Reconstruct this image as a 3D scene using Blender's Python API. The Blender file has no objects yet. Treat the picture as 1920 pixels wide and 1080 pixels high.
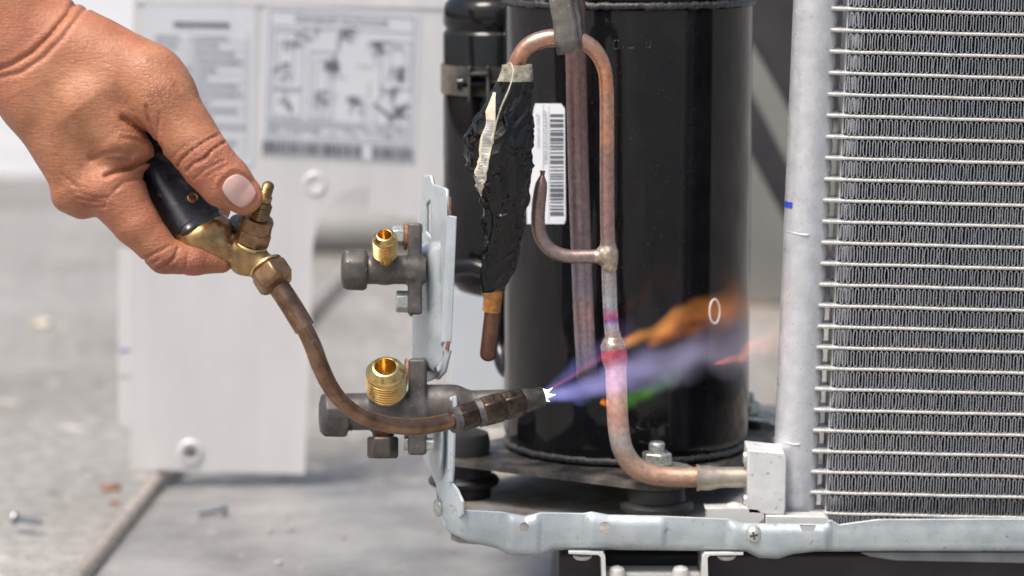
import bpy, bmesh, math, random
import numpy as np
from mathutils import Vector, Matrix, noise as mnoise

random.seed(7); RNG = np.random.default_rng(7)
scene = bpy.context.scene
col = scene.collection

# ------------------------------------------------------------------ camera
FPX = 6000.0                      # focal length in photo pixels (1920 wide)
PITCH = math.radians(8.0)
CAM = np.array([0.0, -1.5, 0.385])
RT = np.array([1.0, 0, 0])
FW = np.array([0, math.cos(PITCH), -math.sin(PITCH)])
UP = np.array([0, math.sin(PITCH), math.cos(PITCH)])
cd = bpy.data.cameras.new('camera'); cam = bpy.data.objects.new('camera', cd); col.objects.link(cam)
cam.location = CAM; cam.rotation_euler = (math.pi/2 - PITCH, 0, 0)
cd.sensor_width = 36.0; cd.lens = FPX/1920*36.0; cd.clip_start = 0.05; cd.clip_end = 400
cd.dof.use_dof = True; cd.dof.focus_distance = 1.365; cd.dof.aperture_fstop = 8.2
scene.camera = cam

# ------------------------------------------------------------------ light
SUN_EL, SUN_AZ = math.radians(62), math.radians(-138)   # azimuth: direction the light comes from, from +Y clockwise
w = bpy.data.worlds.new('World'); scene.world = w; w.use_nodes = True
nt = w.node_tree
bgn = nt.nodes['Background']
sky = nt.nodes.new('ShaderNodeTexSky'); sky.sky_type = 'NISHITA'; sky.sun_disc = False
sky.sun_elevation = SUN_EL; sky.sun_rotation = SUN_AZ
sky.air_density = 1.0; sky.dust_density = 6.0; sky.ozone_density = 0.6
nt.links.new(sky.outputs[0], bgn.inputs[0]); bgn.inputs[1].default_value = 0.11
sd = bpy.data.lights.new('sun', 'SUN'); sun = bpy.data.objects.new('sun', sd); col.objects.link(sun)
sd.energy = 2.0; sd.angle = math.radians(24); sd.color = (1.0, 0.95, 0.89)
sdir = Vector((math.sin(SUN_AZ)*math.cos(SUN_EL), math.cos(SUN_AZ)*math.cos(SUN_EL), math.sin(SUN_EL)))
sun.rotation_euler = (-sdir).to_track_quat('-Z', 'Y').to_euler(); sun.location = (0, 0, 3)
vs = scene.view_settings
vs.view_transform = 'Standard'; vs.look = 'None'; vs.exposure = 0.7; vs.gamma = 1; vs.use_curve_mapping = False
cy = scene.cycles
cy.use_denoising = True; cy.max_bounces = 8; cy.diffuse_bounces = 4; cy.glossy_bounces = 5
cy.transmission_bounces = 6; cy.volume_bounces = 0; cy.transparent_max_bounces = 16
cy.sample_clamp_indirect = 6; cy.volume_step_rate = 1.0
cy.use_adaptive_sampling = True; cy.adaptive_threshold = 0.012

# ------------------------------------------------------------------ placement helpers
def P(px, py, Y):                                  # photo pixel on the vertical plane y = Y
    d = FW + (px-960)/FPX*RT - (py-540)/FPX*UP
    return CAM + d*((Y-CAM[1])/d[1])
def G(px, py, z=0.0):                              # photo pixel on the horizontal plane z
    d = FW + (px-960)/FPX*RT - (py-540)/FPX*UP
    return CAM + d*((z-CAM[2])/d[2])
def S(Y): return (Y-CAM[1])/math.cos(PITCH)/FPX    # metres per photo pixel near plane y = Y
class Fr:                                          # an affine frame: u right, v down, w away, in photo pixels
    def __init__(s, px, py, Y):
        s.o = P(px, py, Y); s.px, s.py = px, py; s.s = float(np.dot(s.o-CAM, FW))/FPX
    def __call__(s, u, v, w=0.0): return s.o + s.s*((u-s.px)*RT - (v-s.py)*UP + w*FW)
    def d(s, du, dv, dw=0.0):
        a = du*RT - dv*UP + dw*FW; return a/np.linalg.norm(a)
    def arr(s, A):
        A = np.asarray(A, float); return s.o + s.s*((A[:, 0:1]-s.px)*RT - (A[:, 1:2]-s.py)*UP + A[:, 2:3]*FW)

# ------------------------------------------------------------------ object helpers
def thing(name, label, cat, loc=(0, 0, 0), group=None, rot=None):
    o = bpy.data.objects.new(name, None); col.objects.link(o)
    o.location = loc; o.empty_display_size = 0.01
    if rot is not None: o.rotation_euler = rot
    o['label'] = label; o['category'] = cat
    if group: o['group'] = group
    return o
def tag(o, label, cat, group=None, kind=None):
    o['label'] = label
    if cat: o['category'] = cat
    if group: o['group'] = group
    if kind: o['kind'] = kind
    return o
def root_of(o):
    while o.parent: o = o.parent
    return o
def mk(name, V, F, mat, parent=None, sharp=35, local=False, bevel=0, loc=None, bseg=2):
    V = np.asarray(V, float).reshape(-1, 3)
    if parent is not None and not local:
        V = V - np.array(root_of(parent).location)
    if parent is None and loc is not None: V = V - np.array(loc)
    me = bpy.data.meshes.new(name)
    me.from_pydata(V.tolist(), [], F); me.validate(); me.update()
    bm = bmesh.new(); bm.from_mesh(me); bmesh.ops.recalc_face_normals(bm, faces=bm.faces); bm.to_mesh(me); bm.free()
    me.shade_smooth()
    if sharp is not None: me.set_sharp_from_angle(angle=math.radians(sharp))
    if mat: me.materials.append(mat)
    o = bpy.data.objects.new(name, me); col.objects.link(o)
    if parent is not None: o.parent = parent
    elif loc is not None: o.location = loc
    if bevel:
        b = o.modifiers.new('bevel', 'BEVEL'); b.width = bevel; b.segments = bseg; b.limit_method = 'ANGLE'; b.angle_limit = math.radians(35)
        b.harden_normals = False
    return o
def join(*parts):                                   # merge (V,F) lists into one (V,F)
    V = []; F = []
    for v, f in parts:
        n = len(V); V += [tuple(x) for x in np.asarray(v, float)]; F += [tuple(i+n for i in q) for q in f]
    return V, F
def basis(ax):
    ax = np.asarray(ax, float); ax = ax/np.linalg.norm(ax)
    h = np.array([0, 0, 1.0]) if abs(ax[2]) < 0.9 else np.array([1.0, 0, 0])
    e1 = np.cross(h, ax); e1 /= np.linalg.norm(e1); e2 = np.cross(ax, e1)
    return ax, e1, e2
def g_lathe(prof, o, ax, seg=32, phase=0.0, capA=True, capB=True):
    ax, e1, e2 = basis(ax); o = np.asarray(o, float); V = []; F = []
    th = [phase+2*math.pi*i/seg for i in range(seg)]
    for h, r in prof:
        for t in th: V.append(o+ax*h+r*(e1*math.cos(t)+e2*math.sin(t)))
    for k in range(len(prof)-1):
        for i in range(seg):
            j = (i+1) % seg; F.append((k*seg+i, k*seg+j, (k+1)*seg+j, (k+1)*seg+i))
    if capA: F.append(tuple(range(seg-1, -1, -1)))
    if capB: F.append(tuple(range((len(prof)-1)*seg, len(prof)*seg)))
    return V, F
def crom(pts, n=8):
    pts = [np.asarray(p, float) for p in pts]
    if len(pts) < 3: return [pts[0]+(pts[-1]-pts[0])*i/n for i in range(n+1)]
    q = [2*pts[0]-pts[1]]+pts+[2*pts[-1]-pts[-2]]; out = []
    for i in range(1, len(q)-2):
        p0, p1, p2, p3 = q[i-1:i+3]
        for k in range(n):
            t = k/n
            out.append(0.5*((2*p1)+(-p0+p2)*t+(2*p0-5*p1+4*p2-p3)*t*t+(-p0+3*p1-3*p2+p3)*t**3))
    out.append(pts[-1]); return out
def g_tube(path, rad, seg=24, caps=True, round_end=False, round_start=False):
    path = [np.asarray(p, float) for p in path]; n = len(path)
    rad = list(rad) if hasattr(rad, '__len__') else [rad]*n
    if len(rad) != n: rad = list(np.interp(np.linspace(0, 1, n), np.linspace(0, 1, len(rad)), rad))
    def dome(p, t, r, k=4):
        return [(p+t*r*0.9*math.sin(a), r*math.cos(a)) for a in [math.pi/2*i/k*0.97 for i in range(1, k+1)]]
    if round_end:
        t = path[-1]-path[-2]; t /= np.linalg.norm(t)
        for p, r in dome(path[-1], t, rad[-1]): path.append(p); rad.append(r)
    if round_start:
        t = path[0]-path[1]; t /= np.linalg.norm(t)
        for p, r in dome(path[0], t, rad[0]): path.insert(0, p); rad.insert(0, r)
    n = len(path); T = []
    for i in range(n):
        a = path[min(i+1, n-1)]-path[max(i-1, 0)]; T.append(a/np.linalg.norm(a))
    _, e1, e2 = basis(T[0]); V = []; F = []
    for i in range(n):
        e1 = e1-T[i]*np.dot(e1, T[i]); e1 /= np.linalg.norm(e1); e2 = np.cross(T[i], e1)
        for k in range(seg):
            a = 2*math.pi*k/seg; V.append(path[i]+rad[i]*(e1*math.cos(a)+e2*math.sin(a)))
    for i in range(n-1):
        for k in range(seg):
            j = (k+1) % seg; F.append((i*seg+k, i*seg+j, (i+1)*seg+j, (i+1)*seg+k))
    if caps: F.append(tuple(range(seg-1, -1, -1))); F.append(tuple(range((n-1)*seg, n*seg)))
    return V, F
def g_hex(o, ax, r, h0, h1, phase=0.0):              # hexagon prism with chamfered corners
    c = r*0.10
    return g_lathe([(h0, r*0.9), (h0+c, r), (h1-c, r), (h1, r*0.9)], o, ax, 6, phase)
def g_box(c, sx, sy, sz, ex=(1, 0, 0), ey=(0, 1, 0), ez=(0, 0, 1)):
    c = np.asarray(c, float); ex, ey, ez = [np.asarray(e, float) for e in (ex, ey, ez)]
    V = [c+ex*sx*a/2+ey*sy*b/2+ez*sz*d/2 for d in (-1, 1) for b in (-1, 1) for a in (-1, 1)]
    return V, [(0, 2, 3, 1), (4, 5, 7, 6), (0, 1, 5, 4), (2, 6, 7, 3), (0, 4, 6, 2), (1, 3, 7, 5)]
def g_prism(pts, ext):                               # closed outline extruded by vector ext
    n = len(pts); pts = [np.asarray(p, float) for p in pts]; ext = np.asarray(ext, float)
    V = pts+[p+ext for p in pts]
    F = [tuple(range(n)), tuple(range(2*n-1, n-1, -1))]+[(i, i+n, (i+1) % n+n, (i+1) % n) for i in range(n)]
    return V, F
def smooth2(pts, n=4):                               # smooth closed 2D outline
    pts = [np.asarray(p, float) for p in pts]; m = len(pts); out = []
    for i in range(m):
        p0, p1, p2, p3 = pts[i-1], pts[i], pts[(i+1) % m], pts[(i+2) % m]
        for k in range(n):
            t = k/n; out.append(0.5*((2*p1)+(-p0+p2)*t+(2*p0-5*p1+4*p2-p3)*t*t+(-p0+3*p1-3*p2+p3)*t**3))
    return out
def apply_mods(o):
    dg = bpy.context.evaluated_depsgraph_get(); dg.update()
    me = bpy.data.meshes.new_from_object(o.evaluated_get(dg)); old = o.data
    o.modifiers.clear(); o.data = me; me.name = old.name; bpy.data.meshes.remove(old)
def cut(o, VF, world=True):                          # cut a hole right through o
    c = mk('cutter', VF[0], VF[1], None, None, None)
    bpy.context.view_layer.update()
    b = o.modifiers.new('b', 'BOOLEAN'); b.object = c; b.operation = 'DIFFERENCE'; b.solver = 'EXACT'
    apply_mods(o); me = c.data; bpy.data.objects.remove(c); bpy.data.meshes.remove(me)

# ------------------------------------------------------------------ implicit surfaces
def smin(a, b, k):
    h = np.clip(0.5+0.5*(b-a)/k, 0, 1); return b+(a-b)*h-k*h*(1-h)
def rcone(p, a, b, ra, rb, sq=None):
    a = np.asarray(a, float); b = np.asarray(b, float); q = p-a; ba = b-a
    t = np.clip(q@ba/max(ba@ba, 1e-12), 0, 1); d = q-t[:, None]*ba
    if sq is not None: d = d*np.asarray(sq)
    return np.sqrt((d*d).sum(1))-(ra+(rb-ra)*t)
def rbox(p, c, h, r):
    q = np.abs(p-np.asarray(c, float))-np.asarray(h, float)+r
    return np.sqrt((np.maximum(q, 0)**2).sum(1))+np.minimum(q.max(1), 0)-r
def polydist2(p, line):
    L = np.asarray(line, float); best = np.full(len(p), 1e9)
    for i in range(len(L)-1):
        a, b = L[i], L[i+1]; ba = b-a; t = np.clip((p[:, :2]-a)@ba/(ba@ba), 0, 1)
        d = p[:, :2]-a-t[:, None]*ba; best = np.minimum(best, (d*d).sum(1))
    return np.sqrt(best)
def nets(f, lo, hi, h):
    lo = np.asarray(lo, float); n = np.ceil((np.asarray(hi)-lo)/h).astype(int)+1
    xs = [lo[i]+h*np.arange(n[i]) for i in range(3)]
    val = np.empty(n, np.float32)
    for i in range(n[0]):
        Y, Z = np.meshgrid(xs[1], xs[2], indexing='ij')
        p = np.stack([np.full(Y.size, xs[0][i]), Y.ravel(), Z.ravel()], 1)
        val[i] = f(p).reshape(n[1], n[2])
    s = val < 0
    c = [(i, j, k) for i in (0, 1) for j in (0, 1) for k in (0, 1)]
    def sl(a, o): return a[o[0]:n[0]-1+o[0], o[1]:n[1]-1+o[1], o[2]:n[2]-1+o[2]]
    cnt = sum(sl(s, o).astype(np.int8) for o in c); act = (cnt > 0) & (cnt < 8)
    idx = np.argwhere(act); ids = np.full(act.shape, -1, np.int64); ids[act] = np.arange(len(idx))
    acc = np.zeros((len(idx), 3)); num = np.zeros(len(idx))
    for a in c:
        for ax in range(3):
            if a[ax] == 1: continue
            b = list(a); b[ax] = 1
            va = val[tuple((idx+a).T)]; vb = val[tuple((idx+b).T)]
            m = (va < 0) != (vb < 0); t = np.where(m, va/np.where(m, va-vb, 1), 0)
            pa = np.array(a, float)+np.zeros((len(idx), 3)); pa[:, ax] += t
            acc[m] += pa[m]; num[m] += 1
    V = lo+h*(idx+acc/num[:, None]); F = []
    for ax in range(3):
        u, v = (ax+1) % 3, (ax+2) % 3
        o0 = [slice(None)]*3; o1 = [slice(None)]*3
        o0[ax] = slice(0, n[ax]-1); o1[ax] = slice(1, n[ax])
        A = s[tuple(o0)]; B = s[tuple(o1)]; e = np.argwhere(A != B)
        e = e[(e[:, u] > 0) & (e[:, v] > 0) & (e[:, u] < n[u]-1) & (e[:, v] < n[v]-1)]
        if not len(e): continue
        fl = A[tuple(e.T)]
        def cell(du, dv):
            q = e.copy(); q[:, u] -= du; q[:, v] -= dv; return ids[tuple(q.T)]
        q = np.stack([cell(1, 1), cell(0, 1), cell(0, 0), cell(1, 0)], 1)
        q[~fl] = q[~fl][:, ::-1]; F.append(q)
    return V, np.concatenate(F)
def project(f, V, it=3, eps=0.4):
    V = V.copy()
    for _ in range(it):
        d = f(V); g = np.stack([(f(V+np.eye(3)[i]*eps)-f(V-np.eye(3)[i]*eps))/(2*eps) for i in range(3)], 1)
        V -= (d/np.maximum((g*g).sum(1), 0.25))[:, None]*g*0.9
    return V
def organic(name, f, lo, hi, h, fr, mat, parent=None, sub=0, loc=None, it=3):
    V, F = nets(f, lo, hi, h)
    V = project(f, V, 2)
    if sub:
        me = bpy.data.meshes.new('t'); me.from_pydata(V.tolist(), [], F.tolist()); o = bpy.data.objects.new('t', me); col.objects.link(o)
        m = o.modifiers.new('s', 'SUBSURF'); m.levels = sub
        dg = bpy.context.evaluated_depsgraph_get(); dg.update(); m2 = bpy.data.meshes.new_from_object(o.evaluated_get(dg))
        V = np.empty(len(m2.vertices)*3); m2.vertices.foreach_get('co', V); V = V.reshape(-1, 3)
        F = np.empty(len(m2.loops), np.int32); m2.loops.foreach_get('vertex_index', F); F = F.reshape(-1, 4)
        bpy.data.objects.remove(o); bpy.data.meshes.remove(me); bpy.data.meshes.remove(m2)
        V = project(f, V, it)
    W = fr.arr(V)
    o = mk(name, W, F.tolist(), mat, parent, None, loc=loc)
    return o, V

# ------------------------------------------------------------------ materials
def nodes_of(name):
    m = bpy.data.materials.new(name); m.use_nodes = True; t = m.node_tree
    return m, t, t.nodes['Principled BSDF']
def nz(t, scale, detail=4, rough=0.55, vec=None, stretch=None):
    n = t.nodes.new('ShaderNodeTexNoise'); n.inputs['Scale'].default_value = scale
    n.inputs['Detail'].default_value = detail; n.inputs['Roughness'].default_value = rough
    tc = t.nodes.new('ShaderNodeTexCoord'); out = tc.outputs['Object']
    if stretch:
        mp = t.nodes.new('ShaderNodeMapping'); mp.inputs['Scale'].default_value = stretch
        t.links.new(out, mp.inputs['Vector']); out = mp.outputs[0]
    t.links.new(out, n.inputs['Vector']); return n.outputs['Fac']
def ramp(t, fac, stops, interp='LINEAR'):
    r = t.nodes.new('ShaderNodeValToRGB'); cr = r.color_ramp; cr.interpolation = interp
    while len(cr.elements) < len(stops): cr.elements.new(0.5)
    for e, (p, c) in zip(cr.elements, stops):
        e.position = p; e.color = (*c, 1) if len(c) == 3 else c
    t.links.new(fac, r.inputs[0]); return r.outputs[0]
def mixc(t, fac, a, b, mode='MIX'):
    n = t.nodes.new('ShaderNodeMix'); n.data_type = 'RGBA'; n.blend_type = mode
    for s, v in ((n.inputs['Factor'], fac), (n.inputs['A'], a), (n.inputs['B'], b)):
        if hasattr(v, 'is_linked'): t.links.new(v, s)
        else: s.default_value = v if isinstance(v, (int, float)) else ((*v, 1) if len(v) == 3 else v)
    return n.outputs['Result']
def g1(v): return (v, v, v)
def bumpn(t, b, h, strength, dist):
    n = t.nodes.new('ShaderNodeBump'); n.inputs['Strength'].default_value = strength; n.inputs['Distance'].default_value = dist
    t.links.new(h, n.inputs['Height'])
    if b.inputs['Normal'].is_linked: t.links.new(b.inputs['Normal'].links[0].from_socket, n.inputs['Normal'])
    t.links.new(n.outputs[0], b.inputs['Normal'])
def pbr(name, c1, c2=None, rough=0.5, metal=0.0, scale=60, lo=0.35, hi=0.65, rvar=0.12, bump=0.0, bscale=900, bdist=0.0003,
        spots=None, coat=0.0, spec=0.5, stretch=None, detail=5):
    m, t, b = nodes_of(name)
    b.inputs['Metallic'].default_value = metal; b.inputs['Specular IOR Level'].default_value = spec
    f = nz(t, scale, detail, 0.6, stretch=stretch)
    c = ramp(t, f, [(lo, c1), (hi, c2 or c1)])
    if spots:
        sc, thr, cs = spots; f2 = nz(t, sc, 3, 0.6); mk_ = ramp(t, f2, [(thr, g1(0)), (thr+0.07, g1(1))]); c = mixc(t, mk_, c, cs)
    t.links.new(c, b.inputs['Base Color'])
    r = ramp(t, nz(t, scale*2.3, 4, 0.6), [(0.3, g1(max(rough-rvar, 0.03))), (0.7, g1(min(rough+rvar, 1)))])
    t.links.new(r, b.inputs['Roughness'])
    if coat: b.inputs['Coat Weight'].default_value = coat; b.inputs['Coat Roughness'].default_value = 0.08
    if bump: bumpn(t, b, nz(t, bscale, 4, 0.6), bump, bdist)
    return m
def zramp(name, stops, metal=0.6, rough=0.4, nscale=160, namp=0.004, bump=0.15, mott=None):   # stops: (world z, colour)
    m, t, b = nodes_of(name)
    ge = t.nodes.new('ShaderNodeNewGeometry'); sx = t.nodes.new('ShaderNodeSeparateXYZ'); t.links.new(ge.outputs['Position'], sx.inputs[0])
    stops = sorted(stops); z0, z1 = stops[0][0]-1e-4, stops[-1][0]+1e-4
    ns = nz(t, nscale, 4, 0.6); ad = t.nodes.new('ShaderNodeMath'); ad.operation = 'MULTIPLY_ADD'; ad.inputs[1].default_value = namp*2; t.links.new(ns, ad.inputs[0])
    s2 = t.nodes.new('ShaderNodeMath'); s2.operation = 'SUBTRACT'; s2.inputs[1].default_value = namp; t.links.new(sx.outputs[2], s2.inputs[0]); t.links.new(s2.outputs[0], ad.inputs[2])
    mr = t.nodes.new('ShaderNodeMapRange'); mr.inputs['From Min'].default_value = z0; mr.inputs['From Max'].default_value = z1; t.links.new(ad.outputs[0], mr.inputs[0])
    c = ramp(t, mr.outputs[0], [((z-z0)/(z1-z0), k) for z, k in stops])
    mo = ramp(t, nz(t, 420, 4, 0.65), [(0.3, g1(0.6)), (0.7, g1(1.2))]); c = mixc(t, 0.8, c, mo, 'MULTIPLY')
    if mott:
        mk_ = ramp(t, nz(t, mott[1], 4, 0.6), [(mott[2], g1(0)), (mott[2]+0.1, g1(1))]); c = mixc(t, mk_, c, mott[0])
    t.links.new(c, b.inputs['Base Color']); b.inputs['Metallic'].default_value = metal
    r = ramp(t, nz(t, 260, 3, 0.6), [(0.3, g1(rough-0.1)), (0.7, g1(rough+0.15))]); t.links.new(r, b.inputs['Roughness'])
    bumpn(t, b, nz(t, 1400, 3, 0.6), bump, 0.0003)
    return m

M = {}
M['galv'] = pbr('galvanised_steel', (0.36, 0.41, 0.44), (0.47, 0.52, 0.54), 0.36, 0.35, 90, rvar=0.14, bump=0.12, bscale=500, spots=(260, 0.64, (0.26, 0.29, 0.31)))
M['galv_edge'] = pbr('cut_steel_edge', (0.42, 0.25, 0.17), (0.6, 0.52, 0.47), 0.5, 0.4, 300)
M['pan_floor'] = pbr('dusty_pan_floor', (0.27, 0.225, 0.17), (0.42, 0.42, 0.41), 0.65, 0.1, 45, lo=0.4, hi=0.6, bump=0.2, spots=(300, 0.66, (0.1, 0.07, 0.05)))
M['alu'] = pbr('cast_aluminium', (0.54, 0.555, 0.585), (0.67, 0.685, 0.71), 0.36, 0.5, 120, bump=0.3, bscale=420, bdist=0.0006, spots=(520, 0.645, (0.45, 0.45, 0.45)))
M['tube'] = pbr('aluminium_tube', (0.46, 0.45, 0.43), (0.63, 0.63, 0.62), 0.42, 0.45, 180, bump=0.45, bscale=700, bdist=0.0006)
M['fin'] = pbr('aluminium_fin', (0.56, 0.59, 0.64), (0.70, 0.72, 0.76), 0.32, 0.92, 70)
M['block'] = pbr('scuffed_block', (0.52, 0.53, 0.53), (0.63, 0.64, 0.64), 0.6, 0.2, 60, bump=0.3, bscale=260, bdist=0.0008, spots=(330, 0.615, (0.30, 0.29, 0.27)))
M['black'] = pbr('black_enamel', (0.005, 0.0055, 0.007), (0.010, 0.010, 0.011), 0.065, 0.0, 30, rvar=0.04, bump=0.015, bscale=160, spots=(800, 0.665, (0.07, 0.066, 0.06)), spec=0.34)
M['dustblack'] = pbr('dusty_black_steel', (0.02, 0.02, 0.021), (0.14, 0.125, 0.105), 0.45, 0.0, 55, lo=0.42, hi=0.66, bump=0.15)
M['rubber'] = pbr('black_rubber', (0.018, 0.018, 0.019), (0.035, 0.034, 0.033), 0.5, 0.0, 70, bump=0.15, spots=(800, 0.7, (0.12, 0.11, 0.1)))
M['zinc'] = pbr('zinc_plated', (0.46, 0.50, 0.48), (0.66, 0.66, 0.6), 0.3, 0.7, 260, bump=0.1)
M['rust'] = pbr('rusty_washer', (0.16, 0.075, 0.045), (0.38, 0.2, 0.13), 0.6, 0.3, 500, bump=0.4)
M['valve'] = pbr('dark_brass_casting', (0.06, 0.057, 0.056), (0.135, 0.124, 0.112), 0.46, 0.35, 110, bump=0.25, bscale=700, spots=(700, 0.66, (0.34, 0.34, 0.32)))
M['valve_nut'] = pbr('dark_oiled_nut', (0.06, 0.055, 0.05), (0.12, 0.105, 0.09), 0.38, 0.5, 140, bump=0.15)
M['brassnew'] = pbr('bright_brass', (0.60, 0.40, 0.15), (0.76, 0.57, 0.27), 0.22, 1.0, 160, rvar=0.07)
M['brassold'] = pbr('tarnished_brass', (0.15, 0.082, 0.04), (0.50, 0.32, 0.145), 0.32, 0.85, 110, lo=0.32, hi=0.66, bump=0.12, bscale=600, spots=(360, 0.66, (0.62, 0.46, 0.24)))
M['brassnut'] = pbr('brown_brass', (0.20, 0.11, 0.06), (0.36, 0.22, 0.12), 0.35, 0.85, 190, bump=0.1, bscale=500)
M['torchtube'] = pbr('browned_copper_tube', (0.13, 0.072, 0.045), (0.36, 0.22, 0.145), 0.22, 0.9, 95, lo=0.3, hi=0.7, bump=0.1, bscale=260, spots=(420, 0.66, (0.40, 0.28, 0.2)))
M['torchhex'] = pbr('smoked_hex_brass', (0.03, 0.025, 0.022), (0.11, 0.08, 0.058), 0.28, 0.8, 170, bump=0.08)
M['silver_solder'] = pbr('grey_solder', (0.09, 0.085, 0.08), (0.19, 0.18, 0.17), 0.4, 0.6, 260, bump=0.2)
M['nozzle'] = pbr('sooty_nozzle', (0.055, 0.05, 0.045), (0.14, 0.125, 0.105), 0.38, 0.7, 180, bump=0.1)
M['grip'] = pbr('scratched_black_plastic', (0.012, 0.013, 0.018), (0.045, 0.047, 0.058), 0.28, 0.0, 60, bump=0.1, bscale=400, spots=(210, 0.58, (0.085, 0.082, 0.085)), stretch=(1, 1, 1))
M['rod'] = pbr('dull_old_pipe', (0.38, 0.32, 0.27), (0.58, 0.52, 0.46), 0.34, 0.5, 60, lo=0.3, hi=0.7, bump=0.1)
M['screw'] = pbr('dark_zinc', (0.28, 0.31, 0.34), (0.46, 0.48, 0.50), 0.35, 0.6, 260)
M['copper_old'] = pbr('tarnished_copper', (0.16, 0.09, 0.07), (0.30, 0.19, 0.15), 0.4, 0.7, 100, lo=0.3, hi=0.7, bump=0.1)
M['copper_dark'] = pbr('dark_copper_stub', (0.11, 0.055, 0.038), (0.2, 0.1, 0.065), 0.42, 0.7, 90)
M['wrap'] = None
M['paper'] = pbr('label_paper', (0.66, 0.70, 0.76), (0.72, 0.75, 0.8), 0.35, 0.0, 40)
M['paper_old'] = pbr('yellowed_label', (0.60, 0.54, 0.40), (0.70, 0.65, 0.52), 0.35, 0.0, 150)
M['ink'] = pbr('print_ink', (0.10, 0.105, 0.13), (0.14, 0.145, 0.17), 0.5, 0.0, 60)
M['ink_soft'] = pbr('faded_ink', (0.27, 0.29, 0.33), (0.36, 0.38, 0.42), 0.5, 0.0, 60)
M['blue_ink'] = pbr('blue_marker', (0.02, 0.05, 0.45), (0.03, 0.07, 0.55), 0.45, 0.0, 300)
M['panel'] = pbr('panel_white_steel', (0.56, 0.565, 0.575), (0.63, 0.63, 0.635), 0.40, 0.15, 10, bump=0.02, stretch=(3, 1, .6))
M['duct'] = pbr('duct_plastic', (0.25, 0.25, 0.245), (0.31, 0.31, 0.30), 0.6, 0, 14)
M['sticker'] = pbr('sticker_film', (0.52, 0.55, 0.59), (0.57, 0.60, 0.64), 0.35, 0.0, 12)
M['pale_plate'] = pbr('pale_blue_plate', (0.48, 0.52, 0.56), (0.55, 0.58, 0.62), 0.5, 0.1, 10)
M['darkstand'] = pbr('dark_painted_steel', (0.02, 0.02, 0.025), (0.045, 0.04, 0.042), 0.6, 0.0, 14)
M['gap_shade'] = pbr('gap_shade_black', (0.012, 0.013, 0.018), (0.02, 0.02, 0.025), 0.7, 0.0, 30)
M['weld'] = pbr('black_weld_bead', (0.015, 0.015, 0.017), (0.06, 0.058, 0.055), 0.22, 0.0, 500, bump=0.6, bscale=700, bdist=0.001)
M['white'] = pbr('white_paint', (0.72, 0.71, 0.66), (0.8, 0.79, 0.75), 0.4, 0.0, 400)
M['mica'] = pbr('grimy_strip', (0.10, 0.095, 0.085), (0.17, 0.16, 0.15), 0.3, 0.0, 200, spots=(420, 0.63, (0.34, 0.3, 0.22)), bump=0.25, bscale=400, bdist=0.0006)
M['clear'] = None
M['foot'] = pbr('foot_bracket_paint', (0.52, 0.53, 0.52), (0.6, 0.6, 0.58), 0.5, 0.1, 60, bump=0.05)

# heat tinted copper
zc = lambda py, Y=-0.1: float(P(1150, py, Y)[2])
M['hotpipe'] = zramp('heat_tinted_copper', [(zc(50), (0.44, 0.31, 0.26)), (zc(95), (0.52, 0.28, 0.19)), (zc(150), (0.62, 0.29, 0.17)), (zc(200), (0.50, 0.29, 0.22)),
    (zc(255), (0.60, 0.31, 0.20)), (zc(290), (0.40, 0.24, 0.21)), (zc(440), (0.37, 0.24, 0.22)), (zc(500), (0.42, 0.36, 0.36)), (zc(575), (0.46, 0.47, 0.50)),
    (zc(592), (0.55, 0.16, 0.30)), (zc(600), (0.35, 0.12, 0.42)), (zc(610), (0.42, 0.43, 0.52)), (zc(626), (0.62, 0.38, 0.36)), (zc(640), (0.6, 0.38, 0.3))], 0.7, 0.27, bump=0.05)
M['hotlow'] = zramp('reheated_copper', [(zc(632), (0.62, 0.3, 0.28)), (zc(655), (0.44, 0.07, 0.12)), (zc(678), (0.50, 0.14, 0.15)), (zc(690), (0.62, 0.34, 0.29)), (zc(740), (0.64, 0.40, 0.34)),
    (zc(775), (0.58, 0.31, 0.25)), (zc(800), (0.50, 0.35, 0.30)), (zc(822), (0.40, 0.38, 0.35)), (zc(850), (0.32, 0.24, 0.19)), (zc(885), (0.44, 0.27, 0.19)), (zc(910), (0.36, 0.24, 0.18))], 0.4, 0.4, bump=0.3)
M['suction'] = zramp('suction_copper', [(zc(-40), (0.17, 0.11, 0.10)), (zc(120), (0.22, 0.14, 0.13)), (zc(300), (0.25, 0.17, 0.17)), (zc(480), (0.27, 0.20, 0.22)), (zc(560), (0.30, 0.26, 0.31)),
    (zc(600), (0.42, 0.28, 0.26)), (zc(650), (0.40, 0.31, 0.36)), (zc(700), (0.33, 0.29, 0.34))], 0.65, 0.34)
M['branch'] = zramp('branch_copper', [(zc(320), (0.20, 0.10, 0.07)), (zc(345), (0.26, 0.18, 0.16)), (zc(420), (0.30, 0.21, 0.19)), (zc(490), (0.30, 0.23, 0.21))], 0.65, 0.33)
M['solder'] = pbr('brazed_joint', (0.26, 0.20, 0.14), (0.50, 0.43, 0.34), 0.3, 0.7, 330, bump=0.3, bscale=420, bdist=0.0008)

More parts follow.
